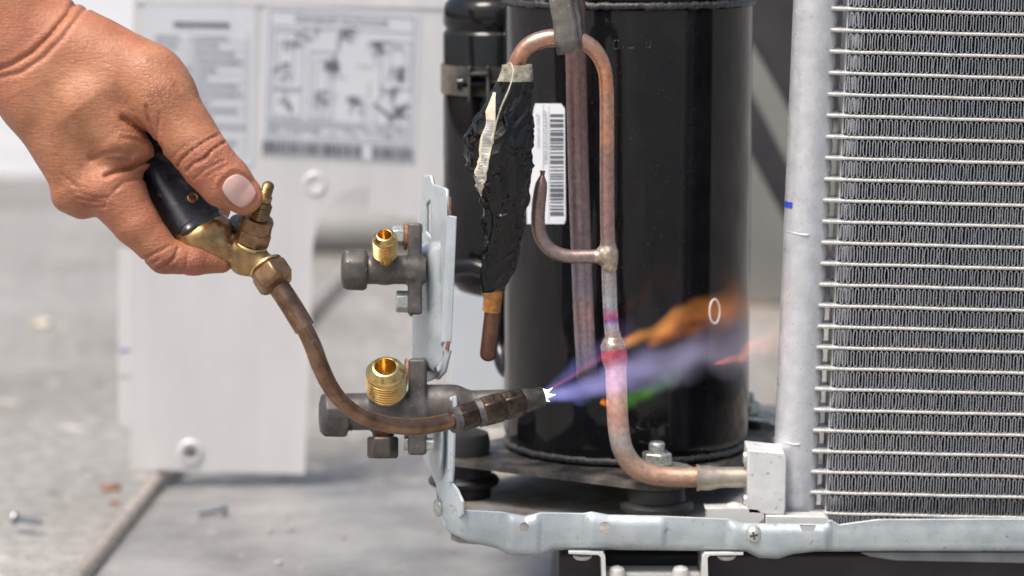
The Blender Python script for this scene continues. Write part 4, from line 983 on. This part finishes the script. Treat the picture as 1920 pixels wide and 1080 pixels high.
# handle: rounded square section, turned about its own axis
A, B = np.array(fr(196, 150, 95)), np.array(fr(378, 436, 8)); ax = (B-A)/np.linalg.norm(B-A)
e1 = fr.d(.83, -.55, 0); e1 = e1-ax*np.dot(e1, ax); e1 /= np.linalg.norm(e1); e2 = np.cross(ax, e1)
if np.dot(e2, FW) > 0: e2 = -e2
ph = math.radians(-24); d1 = e1*math.cos(ph)+e2*math.sin(ph); d2 = -e1*math.sin(ph)+e2*math.cos(ph)
V = []; F = []; na = 56; secs = [(0, .8), (.02, .95), (.06, 1), (.5, 1.03), (.93, 1.0), (.955, 1.0), (.958, .97), (.985, .97), (.99, 1.0), (.997, .97), (1, .9)]
for f, k in secs:
    for i in range(na):
        a = 2*math.pi*i/na; ex = .42
        x = math.copysign(abs(math.cos(a))**ex, math.cos(a))*45*k*s_; y = math.copysign(abs(math.sin(a))**ex, math.sin(a))*41*k*s_
        V.append(A+(B-A)*f+d1*x+d2*y)
for i in range(len(secs)-1):
    for k in range(na): j = (k+1) % na; F.append((i*na+k, i*na+j, (i+1)*na+j, (i+1)*na+k))
F += [tuple(range(na)), tuple(range((len(secs)-1)*na, len(secs)*na))]
hdl = mk('handle', V, F, M['grip'], tc, 50)
topn = d2 if np.dot(d2, FW) < 0 else -d2
hs = A+(B-A)*.84+topn*(41*s_*1.0)+d1*(6*s_)
hsc = mk('handle_screw', *g_lathe([(-.001, .0024), (.0002, .0024), (.0005, .0019), (.0003, .0016), (.0003, .0001)], hs, topn, 24), M['brassnut'], hdl)
mk('screw_recess', *g_lathe([(-.0006, .0033), (.0003, .0033), (.0004, .0027), (-.0002, .0026)], hs, topn, 28, capA=False, capB=False), M['grip'], hdl)
mk('screw_slot', *join(g_box(hs+topn*.0005, .0022, .0005, .0004, d1, ax, topn), g_box(hs+topn*.00052, .0005, .0022, .0004, d1, ax, topn)), M['brassnew'], hsc)
def fb_(p):
    d = rcone(p, (362, 449, 4), (408, 430, 4), 32, 29, (1, 1, .85)); d = smin(d, rcone(p, (380, 447, 0), (440, 473, -4), 36, 26), 12)
    d = smin(d, rcone(p, (479, 432, -12), (458, 486, 0), 31, 31), 9); d = smin(d, rcone(p, (462, 480, 0), (503, 506, -10), 29, 27), 10)
    return d
organic('torch_body', fb_, (315, 380, -60), (550, 540, 60), 3.0, fr, M['brassold'], tc, sub=1, it=1)
sa = fr.d(.327*.906, -.945*.906, -.42); o = fr(472, 454, -12)
pxl = lambda l: [(h*s_, r*s_) for h, r in l]
mk('valve_ring', *g_lathe(pxl([(-6, 30), (-5, 32.5), (-2, 32.5), (0, 31)]), o, sa, 40), M['brassnew'], tc)
nut = mk('packing_nut', *g_lathe(pxl([(0, 31), (3, 34.5), (24, 34.5), (28, 32)]), o, sa, 6, .25), M['brassnut'], tc, bevel=.0006)
mk('packing_collar', *g_lathe(pxl([(28, 30), (48, 30.5), (53, 28), (54, 20), (54, 1)]), o, sa, 40), M['brassnut'], nut)
pr = [(50, 17)]
for k in range(6): pr += [(55+k*5, 19), (58+k*5, 16)]
pr += [(86, 15), (88, 12), (91, 14), (98, 14), (102, 10)]
for k in range(6): pr += [(103+k*3.7, 11.5), (105+k*3.7, 9.4)]
pr += [(125, 10), (128, 6), (129, 1)]
mk('valve_stem', *g_lathe(pxl(pr), o, sa, 28), M['brassold'], tc, 30)
ks = fr(447, 425, 30); mk('rear_knob', *g_lathe(pxl([(-30, 18), (-26, 24), (8, 24), (12, 18)]), ks, fr.d(.3, -.6, .7), 28), M['grip'], tc)
ta = fr.d(.577*.93, .817*.93, -.36); o = fr(501, 502, -12)
mk('outlet_ring', *g_lathe(pxl([(-6, 28), (-4, 34), (0, 34), (2, 31)]), o, ta, 40), M['brassnew'], tc)
mk('outlet_nut', *g_lathe(pxl([(1, 33), (5, 39), (34, 39), (42, 33), (44, 22)]), o, ta, 6, .1), M['brassnut'], tc, bevel=.0006)
nk = [(516, 528, -.1745), (545, 572, -.177), (572, 616, -.179)]
mk('neck_sleeve', *g_tube(crom([P(*p) for p in nk], 6), [20.5*s_]*13, 32), M['torchtube'], tc, 50)
tb = [(566, 606, -.179), (585, 645, -.179), (602, 690, -.178), (622, 729, -.176), (650, 761, -.173), (685, 783, -.168), (725, 795, -.162), (775, 800, -.155), (815, 796, -.149), (856, 786, -.143)]
pa = crom([P(*p) for p in tb], 9)
mk('bent_neck', *g_tube(pa, [(15.7+1.2*math.sin(i*.12))*S(p[1]) for i, p in enumerate(pa)], 32), M['torchtube'], tc, 50)
def hexalong(p0, p1, r, name, mat, seg=6, ph=0.2, extra=None):
    a, b = P(*p0), P(*p1); L = np.linalg.norm(b-a); q = S(p0[2])
    prf = extra(L, q) if extra else [(0, r*.8*q), (0, r*.9*q), (.1*L, r*q), (.88*L, r*q), (L, r*.86*q)]
    return mk(name, *g_lathe(prf, a, b-a, seg, ph), mat, tc, 35, bevel=.0005 if seg == 6 else 0)
hexalong((846, 789, -.144), (860, 785.5, -.142), 24, 'solder_collar', M['silver_solder'], 32)
hexalong((857, 786, -.1425), (896, 775, -.138), 26, 'neck_nut', M['torchhex'], 6, .5)
hexalong((893, 776, -.138), (906, 772, -.137), 27, 'ferrule', M['silver_solder'], 32)
hexalong((902, 773, -.1375), (944, 762, -.1335), 29, 'tip_hex', M['torchhex'], 6, .42)
hexalong((942, 762.5, -.1335), (982, 752, -.130), 28, 'tip_hex', M['torchhex'], 6, .42)
nzl = hexalong((978, 753, -.130), (1018, 744, -.127), 20, 'nozzle', M['nozzle'], 36, 0, lambda L, q: [(0, 22*q), (.1*L, 23*q), (.25*L, 21*q), (.97*L, 19.5*q), (L, 18.5*q), (L, 13*q), (.7*L, 12*q)])
mk('air_hole', *g_lathe([(-.0003, .0016), (.0004, .0016)], P(1004, 756, -.1312), (0.1, -1, -.35), 16), M['brassnut'], nzl)

# ================================================================== FLAME
fl_ = thing('flame', 'violet and orange torch flame washing over the copper joint', 'flame', P(1018, 744, -.127))
def flame_mat(name, c0, c1, strength, nscale=3.2, gain=(.12, .80), p0=.04, p1=.55, seed=0.0):
    m = bpy.data.materials.new(name); m.use_nodes = True; t = m.node_tree; t.nodes.clear()
    out = t.nodes.new('ShaderNodeOutputMaterial'); em = t.nodes.new('ShaderNodeEmission'); tcd = t.nodes.new('ShaderNodeTexCoord')
    sx = t.nodes.new('ShaderNodeSeparateXYZ'); t.links.new(tcd.outputs['Object'], sx.inputs[0])
    def ma(op, a, b=None, c=None):
        n = t.nodes.new('ShaderNodeMath'); n.operation = op
        for i, v in enumerate((a, b, c)):
            if v is None: continue
            if isinstance(v, (int, float)): n.inputs[i].default_value = v
            else: t.links.new(v, n.inputs[i])
        return n.outputs[0]
    wn = t.nodes.new('ShaderNodeTexNoise'); wn.inputs['Scale'].default_value = 3.4; wn.inputs['Detail'].default_value = 1.5; wo = t.nodes.new('ShaderNodeMapping'); wo.inputs['Location'].default_value = (seed, seed*2.3, seed*.7)
    t.links.new(tcd.outputs['Object'], wo.inputs[0]); t.links.new(wo.outputs[0], wn.inputs['Vector']); wc = t.nodes.new('ShaderNodeSeparateXYZ'); t.links.new(wn.outputs['Color'], wc.inputs[0])
    amp = ma('MULTIPLY', ma('MINIMUM', ma('MULTIPLY', sx.outputs[0], 2.0), 1.0), p1*1.7)
    yw = ma('MULTIPLY_ADD', ma('SUBTRACT', wc.outputs[0], .5), amp, sx.outputs[1]); zw = ma('MULTIPLY_ADD', ma('SUBTRACT', wc.outputs[1], .5), amp, sx.outputs[2])
    y2 = ma('MULTIPLY', yw, yw); z2 = ma('MULTIPLY', zw, zw); rr2 = ma('ADD', y2, z2)
    at = t.nodes.new('ShaderNodeValue'); at.label = 'R0'; at.outputs[0].default_value = p0
    Rx = ma('MULTIPLY_ADD', sx.outputs[0], p1-p0, p0); R2 = ma('MULTIPLY', Rx, Rx)
    q = ma('SUBTRACT', 1.0, ma('DIVIDE', rr2, R2)); q = ma('MAXIMUM', q, 0.0); q = ma('POWER', q, 2.1)
    mp = t.nodes.new('ShaderNodeMapping'); mp.inputs['Scale'].default_value = (1.1, 5, 5); t.links.new(tcd.outputs['Object'], mp.inputs[0])
    ns = t.nodes.new('ShaderNodeTexNoise'); ns.inputs['Scale'].default_value = nscale*.4; ns.inputs['Detail'].default_value = 2; t.links.new(mp.outputs[0], ns.inputs['Vector'])
    nr = t.nodes.new('ShaderNodeMapRange'); nr.inputs['From Min'].default_value = gain[0]; nr.inputs['From Max'].default_value = gain[1]; t.links.new(ns.outputs['Fac'], nr.inputs[0])
    x1 = ma('SUBTRACT', 1.0, sx.outputs[0]); x1 = ma('MAXIMUM', x1, 0.0); fade = ma('POWER', x1, .9); fin_ = ma('MINIMUM', ma('MULTIPLY', sx.outputs[0], 14.0), 1.0)
    inv = ma('DIVIDE', p1*.5, Rx)
    d = ma('MULTIPLY', ma('MULTIPLY', q, nr.outputs[0]), ma('MULTIPLY', fade, fin_)); d = ma('MULTIPLY', d, inv); d = ma('MULTIPLY', d, strength)
    cr = t.nodes.new('ShaderNodeValToRGB'); cr.color_ramp.elements[0].color = (*c0, 1); cr.color_ramp.elements[1].color = (*c1, 1); t.links.new(sx.outputs[0], cr.inputs[0])
    t.links.new(cr.outputs[0], em.inputs[0]); t.links.new(d, em.inputs[1]); t.links.new(em.outputs[0], out.inputs['Volume'])
    return m
def tongue(name, p0, p1, r0, r1, c0, c1, strength, squash=.6, **k):      # unit-length cone along local x, scaled to length
    a, b = P(*p0), P(*p1); L = float(np.linalg.norm(b-a)); q = S(p0[2]); k0, k1 = r0*q/L, r1*q/L
    prf = [(-.001, k0*1.02), (0, k0*1.03)]+[(x, (k0+(k1-k0)*x)*1.03+k1*.42*min(1, x*2)) for x in np.linspace(.05, 1, 10)]
    V, F = g_lathe(prf, (0, 0, 0), (1, 0, 0), 24)
    me = bpy.data.meshes.new(name); me.from_pydata([tuple(v) for v in V], [], F); me.materials.append(flame_mat(name+'_gas', c0, c1, strength/L, p0=k0, p1=k1, seed=float(p0[0]+p1[1])*.37 % 17, **k))
    bm = bmesh.new(); bm.from_mesh(me); bmesh.ops.recalc_face_normals(bm, faces=bm.faces); bm.to_mesh(me); bm.free()
    o = bpy.data.objects.new(name, me); col.objects.link(o); o.parent = fl_
    ax = Vector(b-a).normalized(); up = Vector((0, -1, 0)); zz = ax.cross(up).normalized(); yy = zz.cross(ax)
    o.matrix_basis = Matrix.Translation(Vector(a)-fl_.location) @ Matrix((ax, yy, zz)).transposed().to_4x4() @ Matrix.Diagonal((L, L*squash, L, 1))
    return o
VI, BL, ORG, RED, GRN = (.33, .27, .75), (.25, .30, .95), (1, .30, .05), (1, .13, .12), (.15, .85, .05)
tongue('violet_plume', (1018, 744, -.127), (1450, 622, -.085), 12, 92, (.36, .36, .95), (.72, .60, .74), 12)
tongue('violet_plume', (1140, 700, -.105), (1460, 640, -.085), 22, 60, (.52, .48, .86), (.75, .62, .72), 4.2)
tongue('blue_lobe', (1016, 738, -.127), (1200, 610, -.1), 8, 52, (.22, .34, 1), (.55, .34, .8), 4.6)
tongue('blue_lobe', (1018, 752, -.127), (1190, 735, -.11), 9, 34, (.28, .32, 1), (.45, .42, .9), 4.5)
tongue('core_glow', (1014, 744, -.127), (1075, 730, -.124), 13, 17, (.75, .9, 1), (.4, .5, 1), 3.0)
tongue('red_streak', (1026, 734, -.1285), (1200, 622, -.116), 5, 11, (1, .10, .07), (1, .16, .35), 17)
tongue('orange_glow', (1150, 654, -.095), (1400, 548, -.085), 10, 62, (1, .42, .10), (1, .32, .08), 8.5, gain=(.0, .8))
tongue('orange_glow', (1210, 650, -.09), (1450, 550, -.085), 14, 66, (1, .30, .08), (.9, .3, .08), 4.2)
tongue('orange_glow', (1336, 684, -.09), (1480, 628, -.085), 3, 38, (1, .22, .05), (1, .3, .1), 6.5)  # glowing stand-in for the flame's reflection on the compressor shell
tongue('orange_lick', (1126, 752, -.112), (1152, 762, -.108), 9, 11, (1, .3, .02), (1, .2, .02), 7)
tongue('green_tongue', (1150, 768, -.105), (1300, 688, -.09), 20, 26, (.25, .95, .05), (.1, .6, .06), 4.2)
m = bpy.data.materials.new('white_hot_core'); m.use_nodes = True; b = m.node_tree.nodes['Principled BSDF']
b.inputs['Base Color'].default_value = (.8, .9, .9, 1); b.inputs['Emission Color'].default_value = (.82, 1, .97, 1); b.inputs['Emission Strength'].default_value = 1.1
for (u, v, r_, yy) in ((1036, 727, 3.5, -.127), (1042, 740, 4, -.129), (1031, 753, 3.5, -.128)):
    pa = crom([P(1011, 744+(v-744)*.45, yy), P((1011*.4+u*.6), (744*.4+v*.6), yy), P(u, v, yy)], 6)
    mk('inner_cone', *g_tube(pa, [S(-.127)*k for k in (7, 7, r_, 1.6, .3)], 18), m, fl_)

# ================================================================== HAND
YH = -.172; fh = Fr(250, 250, YH)
CRE = [  # (polyline, depth, width)
 ([(-40, 138), (0, 134), (30, 126), (70, 103), (106, 68), (132, 30), (142, -20)], 5.5, 5.0), ([(-40, 146), (10, 147), (50, 140), (92, 112), (127, 76), (150, 38), (168, 0)], 3.2, 5.0),
 ([(238, 226), (258, 240), (275, 250), (292, 268), (304, 282)], 9, 6), ([(284, 205), (288, 228), (296, 252), (300, 272)], 4.5, 3.5), ([(310, 215), (306, 240), (302, 262)], 2.5, 3), ([(262, 226), (276, 242), (288, 258)], 3, 3),
 ([(204, 332), (222, 324), (245, 318), (266, 308), (284, 300)], 8, 4.5), ([(176, 300), (205, 291), (232, 287), (250, 292)], 3.5, 6), ([(222, 356), (236, 344), (256, 338), (276, 334)], 2.6, 3), ([(205, 300), (230, 300), (250, 304)], 2, 4), ([(235, 262), (255, 262), (275, 270)], 2.5, 4), ([(240, 250), (262, 252), (280, 262)], 2, 3),
 ([(340, 312), (352, 298), (378, 280), (402, 263), (415, 256)], 4.6, 2.6), ([(356, 324), (372, 310), (392, 300), (408, 284), (426, 270)], 6.0, 2.8), ([(378, 313), (395, 303), (404, 290)], 3.8, 2.4), ([(372, 338), (394, 322), (412, 312), (428, 304)], 2.2, 2.6), ([(352, 300), (375, 283)], 1.6, 2.5), ([(395, 335), (415, 322), (432, 314)], 1.5, 2.5), ([(330, 300), (342, 288), (360, 276)], 1.2, 2.5),
 ([(268, 488), (286, 478), (304, 470), (318, 462)], 2.8, 3), ([(296, 505), (314, 497), (330, 482), (334, 466)], 3.4, 3), ([(280, 497), (300, 487)], 1.8, 3), ([(342, 512), (350, 496), (352, 476)], 1.8, 4),
 ([(140, 348), (158, 362), (182, 372), (206, 372)], 2.2, 3.2), ([(150, 372), (172, 378), (198, 380)], 2.6, 3.2), ([(158, 386), (180, 389), (202, 388)], 2.4, 3.2), ([(145, 360), (165, 370), (185, 380)], 1.8, 2.6), ([(200, 390), (208, 372), (226, 356), (240, 350)], 1.6, 2.6), ([(132, 336), (150, 350), (170, 356)], 1.5, 3),
 ([(290, 120), (310, 128), (330, 145), (345, 172)], 1.4, 5), ([(120, 330), (138, 345), (150, 352)], 1.2, 4)]
def hand_base(p):
    k = 26
    d = rcone(p, (-330, -430, 70), (30, 72, 60), 150, 118, (1, 1, .92))                     # forearm
    d = smin(d, rcone(p, (52, 112, 55), (82, 158, 55), 106, 98), 16)                         # wrist
    d = smin(d, rcone(p, (84, 160, 30), (152, 340, 30), 92, 60), 40)                         # index metacarpal
    d = smin(d, rcone(p, (96, 150, 105), (168, 322, 110), 96, 62), 40)                       # middle
    d = smin(d, rcone(p, (100, 140, 170), (172, 300, 182), 80, 58), 40)                      # ring
    d = smin(d, rcone(p, (100, 130, 215), (168, 270, 242), 62, 50), 40)                      # little
    d = smin(d, rcone(p, (128, 366, 28), (150, 372, 26), 33, 38), 20)                        # index knuckle
    d = smin(d, rcone(p, (138, 95, 20), (282, 150, -14), 84, 66), 44)                        # thumb metacarpal
    d = smin(d, rcone(p, (176, 200, 0), (222, 262, -6), 82, 60), 36)                         # web muscle
    d = smin(d, rcone(p, (232, 276, 0), (246, 285, 0), 48, 42), 14)
    ix = rcone(p, (208, 350, 12), (252, 416, 8), 62, 44, (1, 1, .95)); ix = smin(ix, rcone(p, (252, 416, 8), (306, 478, 14), 43, 34), 12)
    ix = smin(ix, rcone(p, (306, 480, 14), (362, 485, 26), 33.5, 29.5), 8); ix = smin(ix, rcone(p, (362, 485, 26), (412, 491, 36), 29, 22), 8)
    d = smin(d, ix, 15)
    for (du, dv, dw, sc) in ((6, -14, 86, 1.0), (8, -34, 158, .95), (4, -62, 216, .82)):   # the other fingers close behind
        ix = rcone(p, (200+du, 345+dv, 14+dw), (292+du, 462+dv, 12+dw), 50*sc, 35*sc); ix = smin(ix, rcone(p, (292+du, 462+dv, 12+dw), (362+du, 462+dv, 10+dw), 34*sc, 30*sc), 8)
        ix = smin(ix, rcone(p, (362+du, 462+dv, 10+dw), (388+du, 425+dv, 2+dw), 29*sc, 23*sc), 8); d = smin(d, ix, 9)
    th = rcone(p, (284, 156, -16), (300, 180, -22), 67, 66); th = smin(th, rcone(p, (300, 182, -22), (394, 308, -44), 65, 50, (1, 1, 1.05)), 20)
    th = smin(th, rcone(p, (394, 308, -44), (428, 344, -44), 50, 48), 12); th = smin(th, rcone(p, (428, 344, -44), (458, 367, -42), 47, 36, (1, 1, 1.12)), 12)
    d = smin(d, th, 13)
    return d
ND = np.array([.70, .714]); NP_ = np.array([.714, -.70]); NC = np.array([455.0, 360.0])        # nail axis, across, centre (photo px)
def nail_uv(p): q = p[:, :2]-NC; return q@ND, q@NP_
def hand_sdf(p):
    d = hand_base(p); near = (d < 14) & (d > -14) & (p[:, 2] < 60)
    if near.any():
        q = p[near]; e = np.zeros(len(q))
        for line, dp, wd in CRE:
            L_ = np.array(line); mg = 7*wd; mk_ = (q[:, 0] > L_[:, 0].min()-mg) & (q[:, 0] < L_[:, 0].max()+mg) & (q[:, 1] > L_[:, 1].min()-mg) & (q[:, 1] < L_[:, 1].max()+mg)
            if not mk_.any(): continue
            ds = polydist2(q[mk_], line); e[mk_] += dp*np.exp(-(ds/(.85*wd))**2) - .12*dp*np.exp(-((ds-2.3*wd)/(1.3*wd))**2)
        # soft bulk: tendon ridge, wrist roll, knuckle folds
        
        e += 2.2*np.exp(-(polydist2(q, [(70, 250), (105, 300), (120, 340)])/22)**2)
        e += -3.0*np.exp(-(((q[:, 0]-168)/30)**2+((q[:, 1]-366)/22)**2))
        e += 1.2*np.sin(q[:, 0]*.045+1.2)*np.sin(q[:, 1]*.052)
        a_, b_ = nail_uv(q); rr_ = ((np.abs(a_)/34)**3+(np.abs(b_)/28)**3)**(1/3)
        e += np.where(q[:, 2] < -40, 2.2*np.clip((1.08-rr_)/.12, 0, 1)-1.6*np.exp(-((rr_-1.22)/.12)**2), 0)
        d[near] += e
    return d
def skin_mat():
    m, t, b = nodes_of('skin')
    at = t.nodes.new('ShaderNodeAttribute'); at.attribute_name = 'knuckle'
    c = ramp(t, nz(t, 55, 5, 0.6), [(0.28, (0.31, 0.120, 0.060)), (0.5, (0.425, 0.188, 0.098)), (0.72, (0.51, 0.25, 0.145))])
    rd = ramp(t, nz(t, 26, 3, 0.5), [(0.42, g1(0)), (0.66, g1(0.55))]); c = mixc(t, rd, c, (0.40, 0.125, 0.075))
    fine = ramp(t, nz(t, 650, 3, 0.6), [(0.3, g1(0.86)), (0.7, g1(1.08))]); c = mixc(t, 0.8, c, fine, 'MULTIPLY')
    mm = t.nodes.new('ShaderNodeMath'); mm.operation = 'MULTIPLY'; mm.inputs[1].default_value = 0.75; t.links.new(at.outputs['Fac'], mm.inputs[0])
    c = mixc(t, mm.outputs[0], c, (0.26, 0.085, 0.05))
    fo = t.nodes.new('ShaderNodeTexVoronoi'); fo.inputs['Scale'].default_value = 330; tf = t.nodes.new('ShaderNodeTexCoord'); t.links.new(tf.outputs['Object'], fo.inputs['Vector'])
    fm = ramp(t, fo.outputs['Distance'], [(0.08, g1(0.38)), (0.15, g1(0))]); fk = mixc(t, fm, c, (0.17, 0.065, 0.04)); c = fk
    t.links.new(c, b.inputs['Base Color'])
    b.inputs['Subsurface Weight'].default_value = 0.25; b.inputs['Subsurface Radius'].default_value = (1.0, 0.35, 0.2); b.inputs['Subsurface Scale'].default_value = 0.0022
    r = ramp(t, nz(t, 120, 3, .5), [(0.3, g1(0.40)), (0.7, g1(0.55))]); t.links.new(r, b.inputs['Roughness']); b.inputs['Specular IOR Level'].default_value = 0.45
    bumpn(t, b, nz(t, 900, 3, .6, stretch=(1.0, 1, .35)), 0.3, 0.0007)
    tl = t.nodes.new('ShaderNodeTexCoord'); ml = t.nodes.new('ShaderNodeMapping'); ml.inputs['Rotation'].default_value = (0, math.radians(38), 0); ml.inputs['Scale'].default_value = (260, 260, 1100)
    t.links.new(tl.outputs['Object'], ml.inputs[0]); nl = t.nodes.new('ShaderNodeTexNoise'); nl.inputs['Scale'].default_value = 1; nl.inputs['Detail'].default_value = 2; t.links.new(ml.outputs[0], nl.inputs['Vector']); bumpn(t, b, nl.outputs['Fac'], 0.3, 0.0009)
    vo = t.nodes.new('ShaderNodeTexVoronoi'); vo.feature = 'DISTANCE_TO_EDGE'; vo.inputs['Scale'].default_value = 520
    tcn = t.nodes.new('ShaderNodeTexCoord'); t.links.new(tcn.outputs['Object'], vo.inputs['Vector'])
    m2 = t.nodes.new('ShaderNodeMath'); m2.operation = 'MULTIPLY'; cl = t.nodes.new('ShaderNodeMath'); cl.operation = 'MINIMUM'; cl.inputs[1].default_value = .12
    t.links.new(vo.outputs['Distance'], cl.inputs[0]); t.links.new(cl.outputs[0], m2.inputs[0])
    m3 = t.nodes.new('ShaderNodeMath'); m3.operation = 'MULTIPLY_ADD'; m3.inputs[1].default_value = 1.5; m3.inputs[2].default_value = .25; t.links.new(at.outputs['Fac'], m3.inputs[0]); t.links.new(m3.outputs[0], m2.inputs[1])
    bumpn(t, b, m2.outputs[0], 0.55, 0.003)
    return m
M['skin'] = skin_mat()
hand, HV = organic('person', hand_sdf, (-440, -520, -190), (520, 560, 330), 6.5, fh, M['skin'], None, sub=1, loc=fh(150, 410, 40), it=3)
tag(hand, 'bare right hand and wrist gripping the torch handle with thumb on top', 'person')
kn = np.zeros(len(HV))
for (u, v, ru, rv, a_) in ((305, 182, 30, 26, .9), (388, 296, 42, 26, .85), (425, 325, 34, 26, .5), (172, 374, 46, 26, .7), (308, 492, 34, 26, .9), (370, 495, 60, 26, .6), (262, 248, 34, 22, .5), (250, 305, 40, 18, .5), (330, 135, 26, 30, .35)):
    kn = np.maximum(kn, a_*np.exp(-((HV[:, 0]-u)/ru)**2-((HV[:, 1]-v)/rv)**2)*(HV[:, 2] < 60))
at = hand.data.attributes.new('knuckle', 'FLOAT', 'POINT'); at.data.foreach_set('value', kn.astype(np.float32))
# thumb nail lying in its bed
na_, nb_ = 20, 18; V = []; F = []
for i in range(na_+1):
    for j in range(nb_+1):
        x, y = 2*i/na_-1, 2*j/nb_-1
        ex = x*math.sqrt(1-y*y/2*.75)*29.5; ey = y*math.sqrt(1-x*x/2*.75)*24.5
        q = NC+ND*ex+NP_*ey; V.append([q[0], q[1], -140.0])
V = np.array(V)
for _ in range(60): V[:, 2] += np.clip(hand_base(V), -8, 30)*.8          # march to the thumb surface
V[:, 2] = np.minimum(V[:, 2], -52)+0.5
W = fh.arr(V); n = nb_+1
for i in range(na_):
    for j in range(nb_): F.append((i*n+j, i*n+j+1, (i+1)*n+j+1, (i+1)*n+j))
def nail_mat():
    m, t, b = nodes_of('nail'); c = ramp(t, nz(t, 120, 3, .5), [(0.3, (0.55, 0.33, 0.285)), (0.7, (0.67, 0.47, 0.42))]); t.links.new(c, b.inputs['Base Color'])
    b.inputs['Roughness'].default_value = 0.28; b.inputs['Subsurface Weight'].default_value = .2; b.inputs['Subsurface Scale'].default_value = .001; return m
nail = mk('thumb_nail', W-np.array(hand.location), F, nail_mat(), hand, None, local=True)
m_ = nail.modifiers.new('s', 'SOLIDIFY'); m_.thickness = .0006; m_.offset = 0
